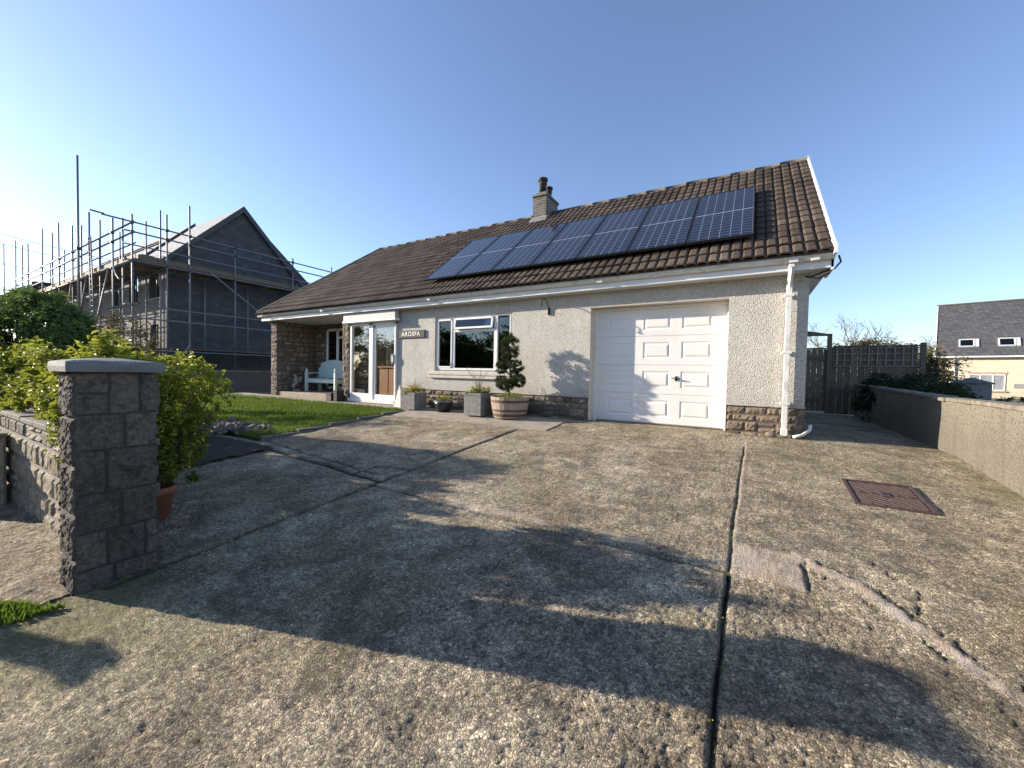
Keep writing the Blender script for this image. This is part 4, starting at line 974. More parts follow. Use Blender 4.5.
# ------------------------------------------------------------------ front wall, pier, potted shrub
def pier():
    x0,x1,y0,y1=-3.41,-3.11,-6.40,-6.02; zb=-.62; zt=.795
    th=thing('stone_pier',(-3.33,-6.2,-.55),'dark square stone gate pier with a grey slab cap beside the driveway','gate pier')
    mb=MB(); mm=MB(); mm.box(x0+.012,x1-.006,y0+.012,y1-.006,zb,zt)
    H=zt-zb; rows=[.27,.26,.25,.26,.20,.18]
    stones(mb,None,(x1-.004,y0,zb),(0,1,0),(0,0,1),(1,0,0),y1-y0,H,[.285],(.14,.27),seed=44,bulge=.004,res=.007,prot=.004,gap=.007,rough=.011,back=.01)
    stones(mb,None,(x0,y0+.006,zb),(1,0,0),(0,0,1),(0,-1,0),x1-x0,H,[.285],(.16,.34),seed=45,bulge=.010,res=.010,prot=.005,gap=.006,rough=.009)
    stones(mb,None,(x1,y1-.006,zb),(-1,0,0),(0,0,1),(0,1,0),x1-x0,H,[.285],(.16,.34),seed=46,bulge=.02,res=.03)
    stones(mb,None,(x0+.006,y1,zb),(0,-1,0),(0,0,1),(-1,0,0),y1-y0,H,[.285],(.14,.3),seed=47,bulge=.02,res=.03)
    build('stonework',mb,M['pier'],th); build('core',mm,M['mortar'],th)
    # cap slab, very slightly pitched
    mb=MB(); a,b,c,d=-3.46,-3.065,-6.437,-5.99; z0,z1=.797,.862
    n=14; X,Y=np.meshgrid(np.linspace(a,b,n),np.linspace(c,d,n),indexing='ij'); e=np.minimum.reduce([(X-a),(b-X),(Y-c),(d-Y)]); Z=z1-.006*np.exp(-e/.01)+.03*np.clip(e/.24,0,1)+.004*(fbm(X*12,Y*12,seed=81)-.5)
    V=np.stack([X,Y,Z],-1).reshape(-1,3); I=np.arange(n*n).reshape(n,n); mb.add(V,np.stack([I[:-1,:-1],I[1:,:-1],I[1:,1:],I[:-1,1:]],-1).reshape(-1,4))
    ring=np.concatenate([I[:,0],I[-1,1:],I[-2::-1,-1],I[0,-2:0:-1]]); top=V[ring]; k=len(ring)
    bot=top.copy(); bot[:,2]=z0; j=.004*(fbm(top[:,0]*20,top[:,1]*20,seed=3)-.5); mid=top.copy(); mid[:,2]=(z0+z1)/2; cen=np.array([(a+b)/2,(c+d)/2,0]); dirv=(mid-cen)*[1,1,0]; dirv/=np.linalg.norm(dirv,axis=1,keepdims=True); mid+=dirv*(j[:,None]+.003)
    mb.add(np.concatenate([top,mid,bot]),[[i,k+i,k+(i+1)%k,(i+1)%k] for i in range(k)]+[[k+i,2*k+i,2*k+(i+1)%k,k+(i+1)%k] for i in range(k)]+[[2*k+i for i in range(k)]])
    build('cap',mb,M['cap'],th)
    # low wall to the left
    th=thing('garden_wall',(-6,-6.1,-.6),'low coursed stone garden wall with flat coping running left of the pier','garden wall')
    mb=MB(); mm=MB(); mm.box(-16,x0,-6.185,-5.95,-.95,.255); 
    stones(mb,None,(-16,-6.19,-.95),(1,0,0),(0,0,1),(0,-1,0),16+x0,1.205,[.2,.24,.17],(.14,.42),seed=50,bulge=.003,res=.03,gap=.012,prot=.012,rough=.008)
    build('stonework',mb,M['gardenwall'],th); build('core',mm,M['mortarlight'],th)
    mb=MB(); rg=np.random.default_rng(2); x=-16
    while x<x0-.05:
        w=min(rg.uniform(.35,.6),x0-x); mb.box(x+.003,x+w-.003,-6.22,-5.91,.255,.305+rg.normal()*.004,b=.008); x+=w
    build('coping',mb,M['coping'],th)
    # neighbouring pier at the far left edge of frame
    th=thing('low_stub_wall',(-6.8,-6.5,-.7),'pale buttress block projecting from the garden wall at the left edge','buttress'); mb=MB(); mb.box(-7.0,-6.45,-6.62,-6.24,-.8,.05,b=.02); build('block',mb,M['gardenwall'],th); 
    mb=MB(); mb.box(-7.03,-6.42,-6.65,-6.24,.052,.10,b=.01); build('cap',mb,M['coping'],th)
pier()
def outpier():
    th=thing('gate_pier',(-6.55,-7.85,-.8),'square stone gate pier across the entrance, out at the road edge','gate pier'); mb=MB()
    mb.box(-6.62,-6.45,-7.90,-7.77,-.9,.76,b=.02); build('shaft',mb,M['pier'],th); mb=MB(); mb.box(-6.65,-6.42,-7.93,-7.74,.762,.81,b=.01); build('cap',mb,M['cap'],th)
outpier()
def potted():
    cx,cy=-4.10,-5.75; gz=g(cx,cy); th=thing('potted_shrub',(cx,cy,gz),'yellow green leafy shrub in a terracotta pot behind the stone pier','potted shrub')
    mb=MB(); mb.lathe((cx,cy,gz),[(.11,0),(.14,.22),(.158,.22),(.162,.28),(.14,.28),(.13,.25)],28); build('pot',mb,M['terracotta'],th,True)
    mb=MB(); mb.lathe((cx,cy,gz),[(.13,.24),(.13,.25),(.01,.26)],16); build('compost',mb,M['soil'],th)
    P1,t1=blob((-4.12,-5.62,.25),(.24,.24,.55),4000,90,.17,.55,-1,61); P2,t2=blob((-4.12,-5.50,.74),(.31,.25,.23),1200,40,.22,.6,-.7,62); t2+=.45
    P3,t3=blob((-4.02,-5.34,.60),(.15,.12,.26),300,12,.25,.5,-1,63); t3+=.2
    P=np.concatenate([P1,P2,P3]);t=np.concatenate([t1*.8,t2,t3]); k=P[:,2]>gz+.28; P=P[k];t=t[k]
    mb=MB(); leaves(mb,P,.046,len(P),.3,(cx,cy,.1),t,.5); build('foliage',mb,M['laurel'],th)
    mb=MB(); twigs(mb,(cx,cy,gz+.24),P[RNG.integers(0,len(P),40)],.012); build('stem',mb,M['bark'],th,True)
potted()
def bed_plants():
    lb=lambda s:s
    shrub('leafy_shrub',(-4.33,-5.92,.38),(.46,.30,.62),11500,.046,'laurel','yellow green leafy shrub directly behind the stone pier above the wall',group='yellow green shrubs behind the wall',seed=1)
    shrub('leafy_shrub',(-5.6,-5.75,.40),(.70,.38,.47),9000,.048,'laurel','middle yellow green shrub leaning over the garden wall coping',group='yellow green shrubs behind the wall',seed=2)
    shrub('leafy_shrub',(-6.8,-5.8,.46),(.8,.40,.50),10000,.052,'laurel','yellow green shrub near the left edge of the photo above the wall',group='yellow green shrubs behind the wall',seed=3)
    shrub('leafy_shrub',(-8.3,-5.8,.50),(.95,.42,.56),10000,.055,'laurel','yellow green shrub cut off by the left edge of the photo',group='yellow green shrubs behind the wall',seed=5)
    shrub('leafy_shrub',(-6.3,-5.25,.42),(.7,.28,.42),5500,.05,'laurel','yellow green shrub set back behind the others, toward the lawn',group='yellow green shrubs behind the wall',seed=4)
    P,t=blob((-3.98,-6.08,.43),(.20,.13,.14),420,20,.3,.6,-1,70)
    th=thing('variegated_plant',(-4.0,-6.06,.30),'small pale variegated plant hanging over the wall by the pier','plant'); mb=MB(); leaves(mb,P,.04,len(P),.3,(-3.98,-6.0,.3),t+.1,.6); build('foliage',mb,M['varieg'],th)
    mb=MB(); twigs(mb,(-4.0,-5.95,.2),P[:14],.005); build('stem',mb,M['bark'],th)
    # big rounded evergreen hedge
    shrub('evergreen_hedge',(-10.25,-5.5,.80),(2.05,.68,1.20),90000,.056,'hedge','big rounded dark evergreen hedge towering behind the yellow green shrubs','hedge',clumps=520,seed=8,spread=.085,shell=.90)
    shrub('brown_shrub',(-12.3,-3.9,1.0),(.72,.7,.98),6500,.055,'brownbush','brownish bare looking shrub between the big hedge and the scaffolding','shrub',seed=9,clumps=90)
    shrub('low_plant',(-7.7,-4.25,-.1),(.5,.3,.22),900,.06,'hedge','low dark green plant at the edge of the flower bed','plant',seed=10)
bed_plants()
def rubble():
    rg=np.random.default_rng(8); th=tag(None if False else bpy.data.objects.new('rubble',None)) if False else None
    mb=MB()
    for k in range(170):
        x=-7.75+rg.normal()*.38; y=-3.5+rg.normal()*.17; s=.02+.04*rg.random()**2; ax=np.linalg.qr(rg.normal(size=(3,3)))[0]
        mb.obox((x,y,g(x,y)+.04+s*.4),ax,(s*1.3,s,s*.7),rg.random(),s*.3)
    tag(build('rubble_heap',mb,M['rubble']),'small heap of broken stones and dead stalks at the lawn edge','rubble',kind='stuff')
rubble()

# ------------------------------------------------------------------ drive furniture
def manhole():
    c=[(1.12,-1.94),(1.645,-1.92),(1.635,-2.64),(1.10,-2.66)]; V=[np.array([x,y,g(x,y)+.012]) for x,y in c]
    th=thing('manhole_cover',tuple((V[0]+V[2])/2),'rust red ribbed iron manhole cover set in the concrete near the right wall','manhole cover')
    ex=(V[1]-V[0]); ey=(V[3]-V[0]); n=np.cross(ey,ex); n/=np.linalg.norm(n)
    if n[2]<0:n=-n
    def P(u,v,h=0): return V[0]+ex*u+ey*v+n*h
    mb=MB()
    def quad(a,b,c_,d,h0,h1):
        lo=[P(*q,h0) for q in(a,b,c_,d)];hi=[P(*q,h1) for q in(a,b,c_,d)]; mb.add(lo+hi,[[4,5,6,7]]+[[i,(i+1)%4,4+(i+1)%4,4+i] for i in range(4)])
    for a in(((0,0),(1,0),(1,.04),(0,.04)),((0,.96),(1,.96),(1,1),(0,1)),((0,.04),(.05,.04),(.05,.96),(0,.96)),((.95,.04),(1,.04),(1,.96),(.95,.96))): quad(*a,-.02,.006)
    build('frame',mb,M['rust'],th)
    for v0,v1 in((.055,.495),(.505,.945)):
        mb=MB(); quad((.06,v0),(.94,v0),(.94,v1),(.06,v1),-.02,-.003)
        k=0
        for s in np.arange(-.5,1.6,.085):
            a=(.09,s);b=(.91,s+(.42 if v0<.3 else .42))
            lo,hi=v0+.02,v1-.02
            t0=max(0,(lo-a[1])/(b[1]-a[1]));t1=min(1,(hi-a[1])/(b[1]-a[1]))
            if t1-t0<.05: continue
            p=(a[0]+(b[0]-a[0])*t0,a[1]+(b[1]-a[1])*t0);q=(a[0]+(b[0]-a[0])*t1,a[1]+(b[1]-a[1])*t1)
            w=.016; quad((p[0],p[1]-w),(q[0],q[1]-w),(q[0],q[1]+w),(p[0],p[1]+w),-.003,.004)
        build('cover_plate',mb,M['rust'],th)
    mb=MB(); quad((.44,.40),(.56,.40),(.56,.60),(.44,.60),.0,.007); build('centre_boss',mb,M['rust'],th)
    mb=MB(); quad((.47,.47),(.53,.47),(.53,.53),(.47,.53),.0072,.0085); build('keyhole',mb,M['black'],th)
manhole()
def stone_at_pipe():
    th=None; mb=MB(); mb.lathe((.60,-.12,-.03),[(.03,0),(.06,.02),(.055,.06),(.02,.085)],10,sx=1.2,sy=.8); tag(build('loose_stone',mb,M['plinth'],None,True,origin=(.6,-.12,-.03)),'small pale rounded stone lying beside the foot of the downpipe','stone')
    mb=MB(); mb.lathe((-.44,-5.93,g(-.44,-5.93)),[(.03,-.0),(.045,.002),(.03,.006)],10); 
stone_at_pipe()

# ------------------------------------------------------------------ right boundary wall
def rwall():
    th=thing('boundary_wall',(2.55,1,-.1),'long rough rendered boundary wall with stone coping on the right of the drive','garden wall')
    # polyline
    def X(y): return 2.40+.052*(y+1.78)
    ys=np.arange(-7.2,7.4,.12); mb=MB(); n=len(ys); zs=np.linspace(-.9,1,1)
    face=[]; hs=np.linspace(0,1,12)
    Yg,Hg=np.meshgrid(ys,hs,indexing='ij'); top=.585+.012*Yg; top=np.where(Yg>0,.585+.016*Yg,.585-.004*Yg*0+.0*Yg)
    Z=-.9+(top+.9)*Hg; XX=X(Yg)+.02*(fbm(Yg*2.5,Z*2.5,seed=90)-.5)*2-.0
    V=np.stack([XX,Yg,Z],-1).reshape(-1,3); I=np.arange(V.shape[0]).reshape(Yg.shape); F=np.stack([I[:-1,:-1],I[1:,:-1],I[1:,1:],I[:-1,1:]],-1).reshape(-1,4); mb.add(V,F)
    V2=V.copy(); V2[:,0]+=.22; mb.add(V2,F[:,::-1])
    mb.box(X(7.3),X(7.3)+.22,7.28,7.3,-.9,.68); mb.box(X(-7.2),X(-7.2)+.22,-7.21,-7.19,-.9,.55)
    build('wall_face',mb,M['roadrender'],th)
    mb=MB(); rg=np.random.default_rng(4); y=-7.2
    while y<7.3:
        w=rg.uniform(.25,.5); t=.585+(.016*y if y>0 else 0); xx=X(y+w/2); a=math.atan(.052); mb.obox((xx+.11,y+w/2,t+.022+rg.normal()*.004),((math.cos(a),-math.sin(a),0),(math.sin(a),math.cos(a),0),(0,0,1)),(.125+rg.normal()*.008,w/2-.001,.025),rg.random(),.012); y+=w
    build('coping',mb,simple('worn_coping',(.22,.195,.15),.92,.35,9,.9,40,dirt=((.09,.08,.06),7,.5,.6)),th)
rwall()
def fence():
    z0=-.12; Yf=7.0
    th=thing('wooden_fence',(3.1,Yf,z0),'weathered close boarded fence with a trellis grid at the end of the side passage','fence')
    mb=MB(); rg=np.random.default_rng(6); x=2.285
    while x<4.0: mb.box(x,x+.14,Yf-.012+rg.normal()*.002,Yf+.008,z0,1.74+rg.normal()*.004,rg.random()); x+=.146
    build('boards',mb,M['fence'],th)
    mb=MB()
    for z in(1.22,1.38,1.55,1.71): mb.box(2.33,4.14,Yf-.035,Yf-.013,z-.018,z+.018,.5)
    for x in np.arange(2.4,4.12,.17): mb.box(x-.015,x+.015,Yf-.055,Yf-.036,1.22,1.74,.6)
    build('trellis',mb,M['trellis'],th)
    mb=MB(); mb.box(2.33,4.16,Yf-.06,Yf+.03,1.745,1.78,.5,.004); build('capping_rail',mb,M['fence'],th); mb=MB(); mb.box(2.35,4.14,Yf-.03,Yf-.013,.5,.58,.3); build('rail',mb,M['fence'],th)
    for x in(2.24,4.13):
        mb=MB(); mb.box(x-.05,x+.05,Yf-.07,Yf+.03,z0,2.12 if x<3 else 1.83,.4,.006); build('post',mb,M['fence'],th)
    th=thing('wooden_gate',(1.6,Yf,z0),'dark boarded side gate between the house and the fence post','gate'); mb=MB(); x=1.02
    while x<2.15: mb.box(x,x+.13,Yf-.01,Yf+.012,z0+.05,1.68,rg.random()); x+=.137
    build('boards',mb,M['fence'],th); mb=MB(); mb.box(1.02,2.17,Yf-.04,Yf-.012,.2,.3,.4); mb.box(1.02,2.17,Yf-.04,Yf-.012,1.4,1.5,.4); mb.box(1.0,2.18,Yf-.03,Yf+.03,1.685,1.73,.5); build('rail',mb,M['fence'],th)
    th=thing('gate_arch',(1.6,Yf,1.7),'low wooden arch bar above the side gate','arch'); mb=MB(); mb.box(.98,2.28,Yf-.05,Yf+.0,2.06,2.11,.5); mb.prism([(1.1,Yf-.04,2.11),(2.25,Yf-.04,2.11),(1.7,Yf-.04,2.22)],(0,.03,0)); build('bar',mb,M['fence'],th)
fence()

# ------------------------------------------------------------------ trees & bushes on the right
def tree(name,base,h,r0,seed,label,mat='bark',leaf=None,spread=.55,depth=5,group=None,cat='tree'):
    rg=np.random.default_rng(seed); th=thing(name,base,label,cat,group); tr=MB(); cr=MB(); tips=[]
    def br(p,d,L,r,k):
        q=p+d*L; m=p+d*L*.5+rg.normal(size=3)*L*.05
        (tr if k<2 else cr).tube([p,m,q],[r,r*.85,r*.68],6 if k<2 else (4 if k<4 else 3),.5,False)
        if k>=depth: tips.append(q); return
        for _ in range(3 if k in (1,2,3,4) else 2+(rg.random()<.5)):
            e=d+rg.normal(size=3)*spread; e[2]+=.12; e/=np.linalg.norm(e); br(q if rg.random()<.7 else m,e,L*rg.uniform(.6,.85),r*.62,k+1)
    br(np.array(base,float),np.array([0,0,1.]),h*.3,r0,0)
    build('trunk',tr,M[mat],th,True); build('crown',cr,M[mat],th)
    if leaf:
        T=np.array(tips); P=np.repeat(T,leaf[1],0)+rg.normal(size=(len(T)*leaf[1],3))*leaf[2]; mb=MB(); leaves(mb,P,leaf[3],len(P)); build('foliage',mb,M[leaf[0]],th)
    return th
tree('bare_tree',(4.3,16,-.2),3.6,.08,11,'bare winter tree rising left above the fence',group='bare trees behind the fence',mat='palebark',spread=.6,depth=6)
tree('bare_tree',(6.0,17,-.2),3.9,.09,12,'taller bare winter tree rising above the right end of the fence',group='bare trees behind the fence',mat='palebark',spread=.6,depth=6)
tree('bare_tree',(2.7,15,-.2),3.4,.07,13,'small bare tree showing just beside the house corner',group='bare trees behind the fence',mat='palebark',spread=.6,depth=5)
shrub('dry_hedge',(4.2,12.5,1.0),(2.4,.6,1.25),12000,.09,'brownbush','pale brown dry hedge showing over the top of the fence','hedge',seed=21,clumps=160,stem='palebark')
shrub('dry_hedge',(5.35,11.0,.7),(.45,.5,1.25),4200,.08,'brownbush','tan and green dry bush between the fence and the cream house','hedge',seed=22,clumps=80,stem='palebark')
shrub('evergreen_bush',(4.5,7.9,.7),(.26,.3,.8),2600,.05,'darkbush','narrow dark bush beside the right end of the fence','shrub',seed=23)
shrub('ivy_bush',(3.3,4.0,.35),(.46,1.75,.60),12000,.05,'darkbush','dark spreading bush behind the boundary wall in the shade','shrub',seed=24,clumps=160)
shrub('ivy_bush',(3.05,5.3,.35),(.42,1.4,.62),7000,.05,'darkbush','dark bush overhanging the passage at the foot of the fence','shrub',seed=25,clumps=90)
shrub('low_shrub',(4.35,3.2,.25),(.5,.6,.33),3600,.045,'hedge','low grey green shrub right of the grey stone pier behind the wall','shrub',seed=26,clumps=60)
shrub('low_shrub',(6.2,6.5,-.05),(1.2,1.0,.32),4000,.06,'brownbush','low brown shrub in front of the cream house','shrub',seed=27,clumps=60)
def greypier():
    th=thing('stone_pillar',(4.65,6.0,-.2),'grey square pillar with a pyramid top beyond the boundary wall','pillar'); x,y=4.67,5.95; w=.23
    mb=MB(); mb.box(x-w,x+w,y-w,y+w,-.3,.80,b=.01); build('shaft',mb,M['greyblock'],th); mb=MB()
    mb.add([(x-w-.03,y-w-.03,.802),(x+w+.03,y-w-.03,.802),(x+w+.03,y+w+.03,.802),(x-w-.03,y+w+.03,.802),(x,y,.95),(x-w-.03,y-w-.03,.83),(x+w+.03,y-w-.03,.83),(x+w+.03,y+w+.03,.83),(x-w-.03,y+w+.03,.83)],[[3,2,1,0],[0,1,6,5],[1,2,7,6],[2,3,8,7],[3,0,5,8],[5,6,4],[6,7,4],[7,8,4],[8,5,4]]); build('cap',mb,M['coping'],th)
greypier()

# ------------------------------------------------------------------ cream house, far right
def creamhouse():
    K=35/27; cam=np.array([.26,-7.05,.84]); P0=cam+(np.array([11.67,31.27,2.64])-cam)*K
    th=thing('cream_house',(P0[0],P0[1],-.2),'cream rendered house with grey slate roof, skylights and salmon brick quoins','house'); th.rotation_euler=(0,0,math.atan2(-.283,.959)); OFF[th.name]=(0,0,0)
    ez=P0[2]+.2; b=-.6 # local: x along facade, y inwards, z from base
    mb=MB(); mb.box(0,16,0,.3,b,ez); mb.box(0,.3,.3,9,b,ez); mb.box(0,16,9,9.3,b,ez); mb.box(15.7,16,.3,9,b,ez); mb.prism([(0,0,ez),(0,9.3,ez),(0,4.65,ez+4.7)],(.3,0,0)); mb.prism([(15.7,0,ez),(15.7,9.3,ez),(15.7,4.65,ez+4.7)],(.3,0,0)); build('wall',mb,M['cream'],th)
    ry,rz=5.0,ez+5.1; mb=MB()
    mb.prism([(-.25,-.35,ez-.1),(-.25,ry,rz),(-.25,ry,rz-.15),(-.25,-.35,ez-.25)],(16.5,0,0)); mb.prism([(-.25,ry*2+.35,ez-.1),(-.25,ry,rz),(-.25,ry,rz-.15),(-.25,ry*2+.35,ez-.25)],(16.5,0,0)); rf=build('roof',mb,M['slate'],th)
    mb=MB(); mb.box(-.35,16.35,ry-.12,ry+.12,rz-.05,rz+.06); build('ridge_tiles',mb,M['ridge'],rf)
    mb=MB(); mb.prism([(-.30,-.4,ez-.05),(-.30,ry,rz+.06),(-.30,ry,rz-.15),(-.30,-.4,ez-.27)],(.05,0,0)); build('verge_board',mb,M['white'],rf)
    s=(rz-ez+.1)/(ry+.35); L=math.hypot(1,s)
    for x in(1.15,3.35):
        for part in(0,):
            yc=.85; c=np.array([x+.4,yc,ez-.1+s*(yc+.35)]); ax=((1,0,0),(0,1/L,s/L),(0,-s/L,1/L)); mb=MB(); 
            for cx,cy,hx,hy in((-.42,0,.05,.5),(.42,0,.05,.5),(0,-.46,.42,.05),(0,.46,.42,.05)): mb.obox(c+np.array(ax[0])*cx+np.array(ax[1])*cy,ax,(hx,hy,.09))
            mb.obox(c+np.array(ax[0])*.6+np.array(ax[2])*.02,ax,(.1,.5,.06)); sk=build('skylight',mb,M['soffit'],rf); mb=MB(); mb.obox(c,ax,(.37,.41,.05)); build('pane',mb,M['glass'],sk); mb=MB(); mb.obox(c,ax,(.37,.41,.03)); build('dark_backing',mb,M['dark'],sk)  # dark sheet set just under the skylight pane
    mb=MB(); mb.box(-.2,16.2,-.42,-.3,ez-.22,ez-.1,b=.01); build('gutter',mb,M['white'],th)
    mb=MB(); mb.box(.8,.92,-.14,-.02,b,ez-.1); build('downpipe',mb,M['white'],th)
    mb=MB(); z=b
    k=0
    while z<ez-.3: mb.box(-.02,.3+.18*(k%2),-.03,-.002,z+.01,z+.26,RNG.random()); z+=.27;k+=1
    build('quoins',mb,M['quoin'],th)
    mb=MB(); mb.box(1.65,3.8,-.04,-.003,ez-1.62-.0,ez-1.45); build('lintel',mb,M['quoin'],th)
    mb=MB(); x0,x1,z0,z1=1.72,3.72,.38,ez-1.64
    for a in((x0,x1,z0,z0+.07),(x0,x1,z1-.07,z1),(x0,x0+.07,z0,z1),(x1-.07,x1,z0,z1),(x0+.62,x0+.70,z0,z1),(x0+1.3,x0+1.38,z0,z1)): mb.box(a[0],a[1],-.05,-.003,a[2],a[3])
    w=build('window',mb,M['white'],th)
    for a,b2 in((x0+.07,x0+.62),(x0+.7,x0+1.3),(x0+1.38,x1-.07)):
        mb=MB(); mb.box(a,b2,-.018,-.010,z0+.07,z1-.07); build('pane',mb,simple('pale_pane',(.25,.27,.28),.15,.2,3) if 'pale_pane' not in bpy.data.materials else bpy.data.materials['pale_pane'],w)
    mb=MB(); mb.box(x0-.05,x1+.1,-.1,-.003,z0-.12,z0-.02); build('window_sill',mb,M['quoin'],w)
    mb=MB(); mb.box(4.15,4.75,-.03,-.003,.62,.98,b=.01)
    for k in range(2): mb.box(4.22,4.68,-.036,-.03,.7+.12*k,.74+.12*k)
    build('plaque',mb,M['greyblock'],th)
creamhouse()

# ------------------------------------------------------------------ neighbour under construction
def neighbour():
    th=thing('unfinished_house',(-25.2,1.2,.4),'unfinished grey blockwork house with a slate gable roof behind scaffolding','house')
    X1,Y0,Y1=-25.2,1.2,9.0; zb=.2; ez=6.5; rz=10.15; ry=4.62
    mb=MB(); mb.box(X1-.3,X1,Y0,Y1,zb,ez-.2); mb.prism([(X1-.3,Y0,ez-.2),(X1-.3,Y1,ez-.2),(X1-.3,ry,rz-.12)],(.3,0,0)); build('gable_wall',mb,M['block'],th)
    # front wall with openings
    mb=MB(); wins=[(-27.75,-26.35,4.45,6.05),(-27.6,-26.5,.9,3.05),(-33.8,-32.2,4.3,5.9),(-33.8,-32.2,1.2,3.1),(-30.8,-29.4,4.4,6.0)]
    xs=sorted({-46.0,X1-.3}|{w[0] for w in wins}|{w[1] for w in wins}); 
    for a,b in zip(xs[:-1],xs[1:]):
        ww=sorted([w for w in wins if w[0]<=a+.01 and w[1]>=b-.01],key=lambda w:w[2]); z=zb
        for w in ww: mb.box(a,b,Y0,Y0+.3,z,w[2]); z=w[3]
        mb.box(a,b,Y0,Y0+.3,z,ez-.2)
    build('front_wall',mb,M['blockl'],th)
    mb=MB(); mb.box(-46,X1-.3,Y0+2.5,Y0+2.6,zb,ez-.2); mb.box(-46.1,-46,Y0,Y1,zb,ez); mb.box(-46,X1-.3,Y1-.3,Y1,zb,ez-.2); build('inner_wall',mb,M['fasciadark'],th)
    for w in wins:
        mb=MB(); mb.box(w[0]-.1,w[1]+.1,Y0-.05,Y0-.003,w[2]-.1,w[2]); mb.box((w[0]+w[1])/2-.03,(w[0]+w[1])/2+.03,Y0+.1,Y0+.16,w[2],w[3]); build('window_opening',mb,M['fasciadark'],th)
    # roof
    mb=MB(); o=.35; sl=(rz-ez)/(ry-Y0); e0=ez-sl*.3
    mb.prism([(X1+.15,Y0-.3,e0),(X1+.15,ry,rz),(X1+.15,ry,rz-.16),(X1+.15,Y0-.3,e0-.16)],(-21,0,0)); mb.prism([(X1+.15,2*ry-Y0+.3,e0),(X1+.15,ry,rz),(X1+.15,ry,rz-.16),(X1+.15,2*ry-Y0+.3,e0-.16)],(-21,0,0))
    rf=build('roof',mb,M['slatelight'],th)
    mb=MB()
    for sg in(0,1):
        pts=[(Y0-.35,e0-.0),(ry,rz+.03),(ry,rz-.32),(Y0-.35,e0-.3)]; pts=[((2*ry-y if sg else y),z) for y,z in pts]; mb.prism([(X1+.16,y,z) for y,z in pts],(.05,0,0))
    build('bargeboard',mb,M['fasciadark'],rf)
    mb=MB(); mb.box(X1-20.9,X1+.2,Y0-.42,Y0-.3,e0-.2,e0-.02); build('fascia',mb,M['fasciadark'],rf)
    # taller second roof section set farther along
    mb=MB(); x0=X1-6.2; up=.14
    for sg in(0,1):
        q=[(Y0-.3,e0+up-.05),(ry,rz+up),(ry,rz+up-.3),(Y0-.3,e0+up-.35)]; q=[((2*ry-y if sg else y),z) for y,z in q]; mb.prism([(x0,y,z) for y,z in q],(-14.0,0,0))
    build('upper_roof',mb,M['slatelight'],rf)
    mb=MB(); q=[(Y0-.35,e0+up-.0),(ry,rz+up+.05),(ry,rz+up-.45),(Y0-.35,e0+up-.45)]; mb.prism([(x0+.01,y,z) for y,z in q],(.06,0,0)); build('upper_bargeboard',mb,M['fasciadark'],rf)
    # retaining wall at the boundary
    rw=thing('retaining_wall',(-17,0,-.15),'grey rendered retaining wall with thin coping at the far edge of the lawn','wall'); mb=MB()
    a=np.array([-19.0,-4.0,0]);b=np.array([-15.7,3.6,0]); d=(b-a)/np.linalg.norm(b-a); n=np.array([d[1],-d[0],0]); c=(a+b)/2; L=np.linalg.norm(b-a)/2
    mb.obox(c+np.array([0,0,.2])-n*.12,(d,n,(0,0,1)),(L,.1,.46)); build('wall_face',mb,M['retain'],rw); mb=MB(); mb.obox(c+np.array([0,0,.69])-n*.12,(d,n,(0,0,1)),(L,.13,.025)); build('coping',mb,M['coping'],rw)
neighbour()
patch('building_plot',-60,-18.5,-8,30,.55,M['earth'],30,30,.15)

